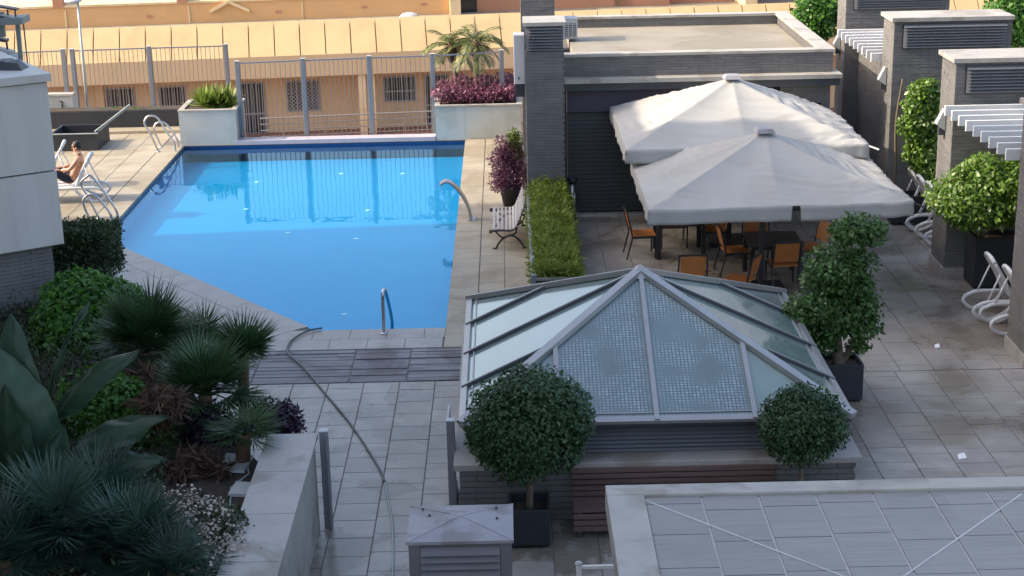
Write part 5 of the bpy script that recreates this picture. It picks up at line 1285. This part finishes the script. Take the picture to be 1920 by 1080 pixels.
# purple border around the twin palms
def clump(name, label, cat, m, pts, y, r, n, leaf, seed, group=None, aspect=.35):
    P = [PY(px, py, y+dy) for px, py, dy in pts]; t = wthing(name, (P[0].x, y, P[0].z-r), label, cat, group)
    crown('foliage', t, m, [(p.x, p.y, p.z, r, r, r*.8) for p in P], n, leaf, seed, 16, .32, aspect, .15); 
    return t
clump('purple_border', 'purple foliage filling the stone planter around the twin palms', 'plant', L_purple, [(x, 182-((x*7) % 13), dy) for x in range(826, 960, 12) for dy in (.15,)] + [(x, 168-((x*5) % 15), .8) for x in range(832, 965, 14)] + [(x, 155-((x*3) % 9), 1.5) for x in range(860, 965, 14)], 41.0, .22, 9000, .10, 12)
def date_palm(px, pyb, pyt, y, label, seed, lean=0):
    b0 = PY(px, pyb, y); t0 = PY(px+lean, pyt, y); t = wthing('date_palm', b0, label, 'palm tree', 'twin palms in the stone planter')
    pts = arc([b0-Vector((0, 0, .3)), b0.lerp(t0, .4)+Vector((.02, 0, 0)), t0], 12); MB().tube(pts, [.055+.05*(k/(len(pts)-1))**2 for k in range(len(pts))], 10).build('trunk', M_bark, t, True)
    MB().lathe([(.06, -.35), (.13, -.2), (.15, 0), (.08, .15)], 12, t0).build('fibre_boss', M_palmb, t, True)
    rg = random.Random(seed); B = []; A = []; S = []; Ln = []; R_ = []; st = MB()
    for i in range(20):
        az = 2*math.pi*i/20*2.4+rg.random()*.4; el = rg.uniform(.0, 1.4); ln = rg.uniform(.75, 1.05)
        h = Vector((math.cos(az), math.sin(az), 0)); p = t0+Vector((0, 0, .05)); d = h*math.cos(el)+Vector((0, 0, math.sin(el))); pp = [p.copy()]
        for k in range(14):
            d = (d+Vector((0, 0, -.125))).normalized(); p = p+d*ln/14; pp.append(p.copy())
            sd = d.cross(Vector((0, 0, 1))).normalized()
            if k > 1:
                for q in (-1, 1):
                    for z in (0, .5): B.append(p-d*ln/14*z); A.append(sd*q*.8+d*.75+Vector((0, 0, -.25+rg.uniform(-.2, .2)))); S.append(d); Ln.append(.26*math.sin(math.pi*(k+1)/16)+.05); R_.append(rg.random())
        st.tube(pp, .010, 4, False)
    leaf_mesh('fronds', np.array(B), np.array(A), np.array(S), Ln, .028, L_date, R_, t, .1); st.build('frond_ribs', L_date, t)
date_palm(892, 188, 88, 41.9, 'right one of the twin palms, pale trunk', 31)
date_palm(858, 178, 92, 42.4, 'left one of the twin palms, darker trunk', 32, -12)
# agave in the left stone planter
ag = wthing('agave', (-7.75, 41.4, .9), 'spiky yellow green agave on the left stone planter', 'plant')
rg = np.random.default_rng(4)
B = []; A = []; S = []; Ln = []; R_ = []
for cx_, cy_ in ((-7.95, 41.35), (-7.6, 41.4), (-7.35, 41.5), (-7.8, 41.7)):
    for k in range(90):
        az, el = rg.uniform(0, 6.28), rg.uniform(.0, 1.45); d = np.array([math.cos(az)*math.cos(el), math.sin(az)*math.cos(el), math.sin(el)]); B.append([cx_, cy_, .9]); A.append(d); S.append(np.cross(d, [0, 0, 1])+1e-3); Ln.append(rg.uniform(.4, .66)); R_.append(rg.random())
leaf_mesh('leaves', np.array(B), np.array(A), np.array(S), Ln, .07, L_yucca, R_, ag, .25)
clump('low_shrubs', 'low dark shrubs growing in the long trough behind the sun deck', 'plant', L_shrub, [(x, 222-((x*7) % 17), 0) for x in range(200, 335, 17)], 43.25, .2, 2600, .12, 15)
# far trees behind the peach roof
for i, (px, py, sd) in enumerate(((50, 2, 41), (100, -4, 42), (500, -2, 43), (28, 12, 44))):
    c = bw(px, py, -9.5-i); t = wthing('far_tree', (c.x, c.y, -4.3), ['leafy green tree left of the small chimney, top left', 'darker green tree behind the small chimney, top left', 'green tree peeking above the peach roof left of centre', 'green tree behind the balcony frame, top left'][i], 'tree', 'trees far behind the peach roof')
    limbs(t, [([(c.x, c.y, -4.3), (c.x+.2, c.y, -2), (c.x, c.y, c.z)], .14)])
    crown('crown', t, L_shrub, [(c.x, c.y, c.z, 1.0, .9, .8), (c.x+.6, c.y+.3, c.z-.2, .8, .8, .7)], 2600, .24, sd, 26, .28, .6, .3)

# ================================================================== GARDEN BED PLANTS
hb = wthing('clipped_shrub', (-7.2, 26.2, .9), 'box clipped dark green shrub at the far end of the garden bed', 'shrub')
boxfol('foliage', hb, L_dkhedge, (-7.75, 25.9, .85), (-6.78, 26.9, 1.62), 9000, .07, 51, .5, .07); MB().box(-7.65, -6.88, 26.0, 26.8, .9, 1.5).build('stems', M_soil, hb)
def bedbush(label, m, pts, y, r, n, leaf, seed, asp=.5, name='garden_shrub', cat='shrub'):
    P = [(PY(px, py, y+dy), rr) for px, py, dy, rr in pts]; c = P[0][0]; t = wthing(name, (c.x, c.y, .95), label, cat)
    crown('foliage', t, m, [(p.x, p.y, p.z, rr, rr, rr*.85) for p, rr in P], n, leaf, seed, 22, .28, asp, .3)
    MB().tube([(c.x, c.y, .9), (c.x, c.y, max(c.z, 1.05))], .03, 6).build('stem', M_bark, t)
    return t
bedbush('bright green leafy shrub behind the fan palms', L_shrub, [(150, 565, 0, .5), (205, 580, 0, .48), (130, 610, -.3, .5), (245, 605, -.2, .45), (170, 650, -.5, .55), (300, 620, -.2, .35), (110, 690, -.8, .5), (200, 690, -.8, .5), (140, 735, -1.2, .5), (330, 650, -.2, .35)], 22.9, .4, 22000, .12, 61)
bedbush('fresh green shrub in the middle of the garden bed', L_shrub, [(205, 765, 0, .46), (255, 800, 0, .46), (180, 745, .2, .42), (285, 855, -.3, .42), (225, 850, -.4, .48), (250, 905, -.6, .45), (180, 900, -.7, .45), (290, 900, -.6, .3)], 18.9, .4, 22000, .09, 62)
gc = np.random.default_rng(9); gp = []
for _ in range(60000):
    x, y = gc.uniform(-9.5, -3.0), gc.uniform(11.0, 27.5)
    ins = False; n_ = len(BED)
    for a_ in range(n_):
        (xa, ya), (xb, yb) = BED[a_], BED[(a_+1) % n_]
        if (ya > y) != (yb > y) and x < (xb-xa)*(y-ya)/(yb-ya)+xa: ins = not ins
    if ins and not (x > -4.05 and 16.2 < y < 18.4) and gc.random() < .9: gp.append((x, y, .95+abs(gc.normal())*.13+.10*max(0, mnoise.noise(Vector((x*1.3, y*1.3, 0))))))
gp = np.array(gp); n_ = len(gp); dz = gc.normal(size=(n_, 3)); dz[:, 2] = abs(dz[:, 2])+.4
tag(leaf_mesh('ground_cover', gp, dz, gc.normal(size=(n_, 3)), gc.uniform(.05, .10, n_), .035, L_dkhedge, gc.random(n_)), 'low dark green ground cover filling the garden bed', 'ground cover', kind='stuff')
bedbush('flowering shrub with small pale blooms by the planter wall', L_dkhedge, [(400, 1000, 0, .34), (440, 1040, -.2, .34), (370, 1040, -.3, .34), (360, 980, .2, .26), (430, 1090, -.6, .35), (465, 1075, -.4, .2)], 15.5, .3, 8500, .06, 63, .5)
fl_ = [o for o in bpy.data.objects if o.get('label', '').startswith('flowering shrub')][0]
P = [PY(px, py, 15.42+dy) for px, py, dy in [(400, 1000, 0), (440, 1040, -.2), (370, 1040, -.3), (360, 980, .2), (430, 1090, -.6), (465, 1075, -.4)]]
crown('flowers', fl_, L_flower, [(p.x-.12, p.y-.03, p.z+.06, .34, .32, .34) for p in P], 2600, .042, 64, 60, .25, .9, .95)['kind'] = 'stuff'
bedbush('dark purple leaved plant trailing over the wall end', L_plum, [(500, 775, 0, .2), (535, 780, 0, .18), (550, 795, -.1, .14), (480, 790, -.1, .2), (520, 800, -.1, .15)], 18.9, .2, 2400, .085, 65, .4, 'purple_plant', 'plant')
bedbush('small dark purple plant beside the white flowers', L_plum, [(470, 990, 0, .14), (480, 1005, 0, .12), (455, 1000, -.1, .14)], 16.4, .14, 900, .07, 66, .4, 'purple_plant', 'plant')
bedbush('deep purple plant in the shade under the fan palms', L_plum, [(400, 790, 0, .26), (420, 820, -.1, .24), (380, 830, -.1, .22), (360, 870, -.2, .2)], 18.6, .2, 3000, .08, 67, .4, 'purple_plant', 'plant')
bedbush('heap of dry brown fronds below the fan palms', L_dry, [(330, 890, 0, .16), (350, 930, 0, .18), (410, 880, .1, .13), (300, 760, .5, .25), (340, 960, -.1, .14), (370, 860, .2, .13)], 17.3, .2, 1500, .2, 68, .16, 'dry_fronds', 'dry fronds')
bedbush('brown dead fronds hanging under the middle palm', L_dry, [(270, 720, 0, .2), (330, 735, 0, .2), (300, 780, -.2, .2)], 19.5, .2, 900, .22, 69, .14, 'dry_fronds', 'dry fronds')
def palm(px, py, y, nf, R, label, seed, m, petiole=.4, zb=.9, trunk=.09, blades=24, zmin=-.1, zmax=1.35, width=.022):
    c = PY(px, py, y); t = wthing('fan_palm', (c.x, c.y, zb), label, 'palm', 'fan palms in the garden bed')
    pts = [(c.x-.05, c.y, zb-.05), (c.x-.03, c.y+.02, (zb+c.z)/2), (c.x, c.y, c.z)]
    if c.z > zb+.1: MB().tube(arc(pts, 10), trunk, 10).build('trunk', M_palmb, t, True)
    fan_palm(t, m, (c.x, c.y, c.z), nf, R, seed, zmin, zmax, petiole=petiole, blades=blades, name='fronds', width=width)
    return t
palm(275, 660, 20.6, 34, .62, 'large fan palm in front of the bright shrub', 71, L_palm, .50, zmin=-.1, blades=38)
palm(378, 655, 21.2, 10, .52, 'small fan palm at the edge of the timber strip', 77, L_palm, .3, zmin=.0)
palm(385, 740, 18.8, 32, .55, 'fan palm in the centre of the garden bed', 72, L_palm, .38, zmin=-.25, blades=38)
palm(456, 668, 19.7, 14, .56, 'upright fan palm on a thin trunk near the pool hose', 73, L_palm, .16, zb=.8, trunk=.075, zmin=.35, zmax=1.4, blades=38)
palm(458, 815, 17.75, 14, .46, 'low fan palm beside the trailing purple plant', 74, L_palm, .22, zmin=-.2, zmax=.9)
palm(250, 1035, 14.9, 26, .55, 'blue green fan palm at the bottom beside the flowers', 75, L_palmd, .34, zmin=.0, blades=38)
palm(110, 1000, 15.0, 28, .62, 'dark fan palm in the bottom left corner', 76, L_palmd, .38, zmin=.0, blades=38)
palm(15, 1050, 14.6, 22, .58, 'shaded fan palm cut by the left bottom corner', 78, L_palmd, .38, zmin=.0)
palm(195, 945, 15.9, 20, .52, 'fan palm half hidden below the giant leaves', 79, L_palmd, .32, zmin=.0)
palm(330, 1075, 14.5, 18, .48, 'fan palm at the bottom edge left of the flowers', 80, L_palmd, .28, zmin=.0)
# giant strelitzia / banana leaves
def paddle(t, base, tip, width, bend, twist, seed, m=L_banana):
    base, tip = Vector(base), Vector(tip); rg = random.Random(seed); d = tip-base; L_ = d.length; dn_ = d.normalized()
    up = Vector(bend).normalized(); up = (up-dn_*up.dot(dn_)).normalized(); side = dn_.cross(up); side = (side*math.cos(twist)+up*math.sin(twist)).normalized(); nr = side.cross(dn_)
    V = []; F_ = []; R_ = []; n = 22; q = 10
    tone = rg.uniform(.2, .7)
    for i in range(n+1):
        s_ = i/n; c = base+d*s_+up*(math.sin(math.pi*s_)*L_*.10); wv = width*(math.sin(math.pi*min(1, s_*1.0)**.75)**.75)*(.5+.06*mnoise.noise(Vector((s_*9, seed, 0))))+.003
        for j in range(q+1):
            k = -1+2*j/q; rip = math.sin(s_*70+abs(k)*3)*.006*abs(k)+mnoise.noise(Vector((s_*5, k*2, seed)))*.09*abs(k)
            V.append(c+side*(k*wv)+nr*(-.22*wv*(abs(k)**1.4)+rip+.10*wv*(1-abs(k)))); R_.append(min(1, max(0, tone+rg.uniform(-.1, .1)+(.28 if j == q//2 else 0)+.10*math.sin(s_*95+abs(k)*6)+.18*mnoise.noise(Vector((s_*6, k*3, seed*2))))))
    for i in range(n):
        for j in range(q): a = i*(q+1)+j; F_.append((a, a+1, a+q+2, a+q+1))
    me = bpy.data.meshes.new('leaf_blade'); me.from_pydata(V, [], F_); me.materials.append(m)
    at = me.attributes.new('rnd', 'FLOAT', 'POINT'); at.data.foreach_set('value', R_); me.polygons.foreach_set('use_smooth', [True]*len(F_))
    o = bpy.data.objects.new('leaf_blade', me); COL.objects.link(o); par(o, t)
    MB().tube([base, base+d*.5+up*L_*.10, tip], [.02, .014, .003], 6).build('midrib', m, o)
    return o
sz = wthing('giant_leaf_plant', PY(95, 960, 17.6), 'giant paddle leaved plant at the left edge of the garden bed', 'plant')
yb = 17.6; root = PY(85, 960, yb); root.z = .95
leaves = [((60, 860, 0), (20, 588, .1), .66, (-.1, -1, .2), .15), ((95, 870, -.3), (-25, 640, -.2), .72, (.2, -1, .2), -.1), ((105, 785, .1), (262, 655, .1), .40, (-.3, -.7, .7), .1), ((85, 800, 0), (168, 565, .6), .20, (-.5, -.6, .2), .9),
          ((115, 870, -.1), (318, 782, -.2), .46, (-.2, -.6, .8), .0), ((140, 890, -.2), (314, 862, -.3), .40, (0, -.7, .7), .15), ((110, 905, -.2), (288, 905, -.4), .40, (0, -.6, .8), .1), ((60, 950, -.2), (10, 720, -.5), .62, (-.2, -1, .3), .1),
          ((40, 1000, -.4), (-40, 830, -.6), .6, (-.1, -1, .4), .2), ((100, 970, -.4), (200, 915, -.8), .38, (0, -.8, .6), .2), ((75, 960, -.3), (120, 800, -.4), .5, (0, -1, .3), -.2)]
for i, (a, e, wd, bend, tw_) in enumerate(leaves):
    A_ = PY(a[0], a[1], yb+a[2]); E2 = PY(e[0], e[1], yb+e[2])
    paddle(sz, A_, E2, wd, bend, tw_, i+1)
    MB().tube(arc([root, root.lerp(A_, .6)+Vector((0, .03, .05)), A_], 8), .022, 6).build('leaf_stalk', L_banana, sz)
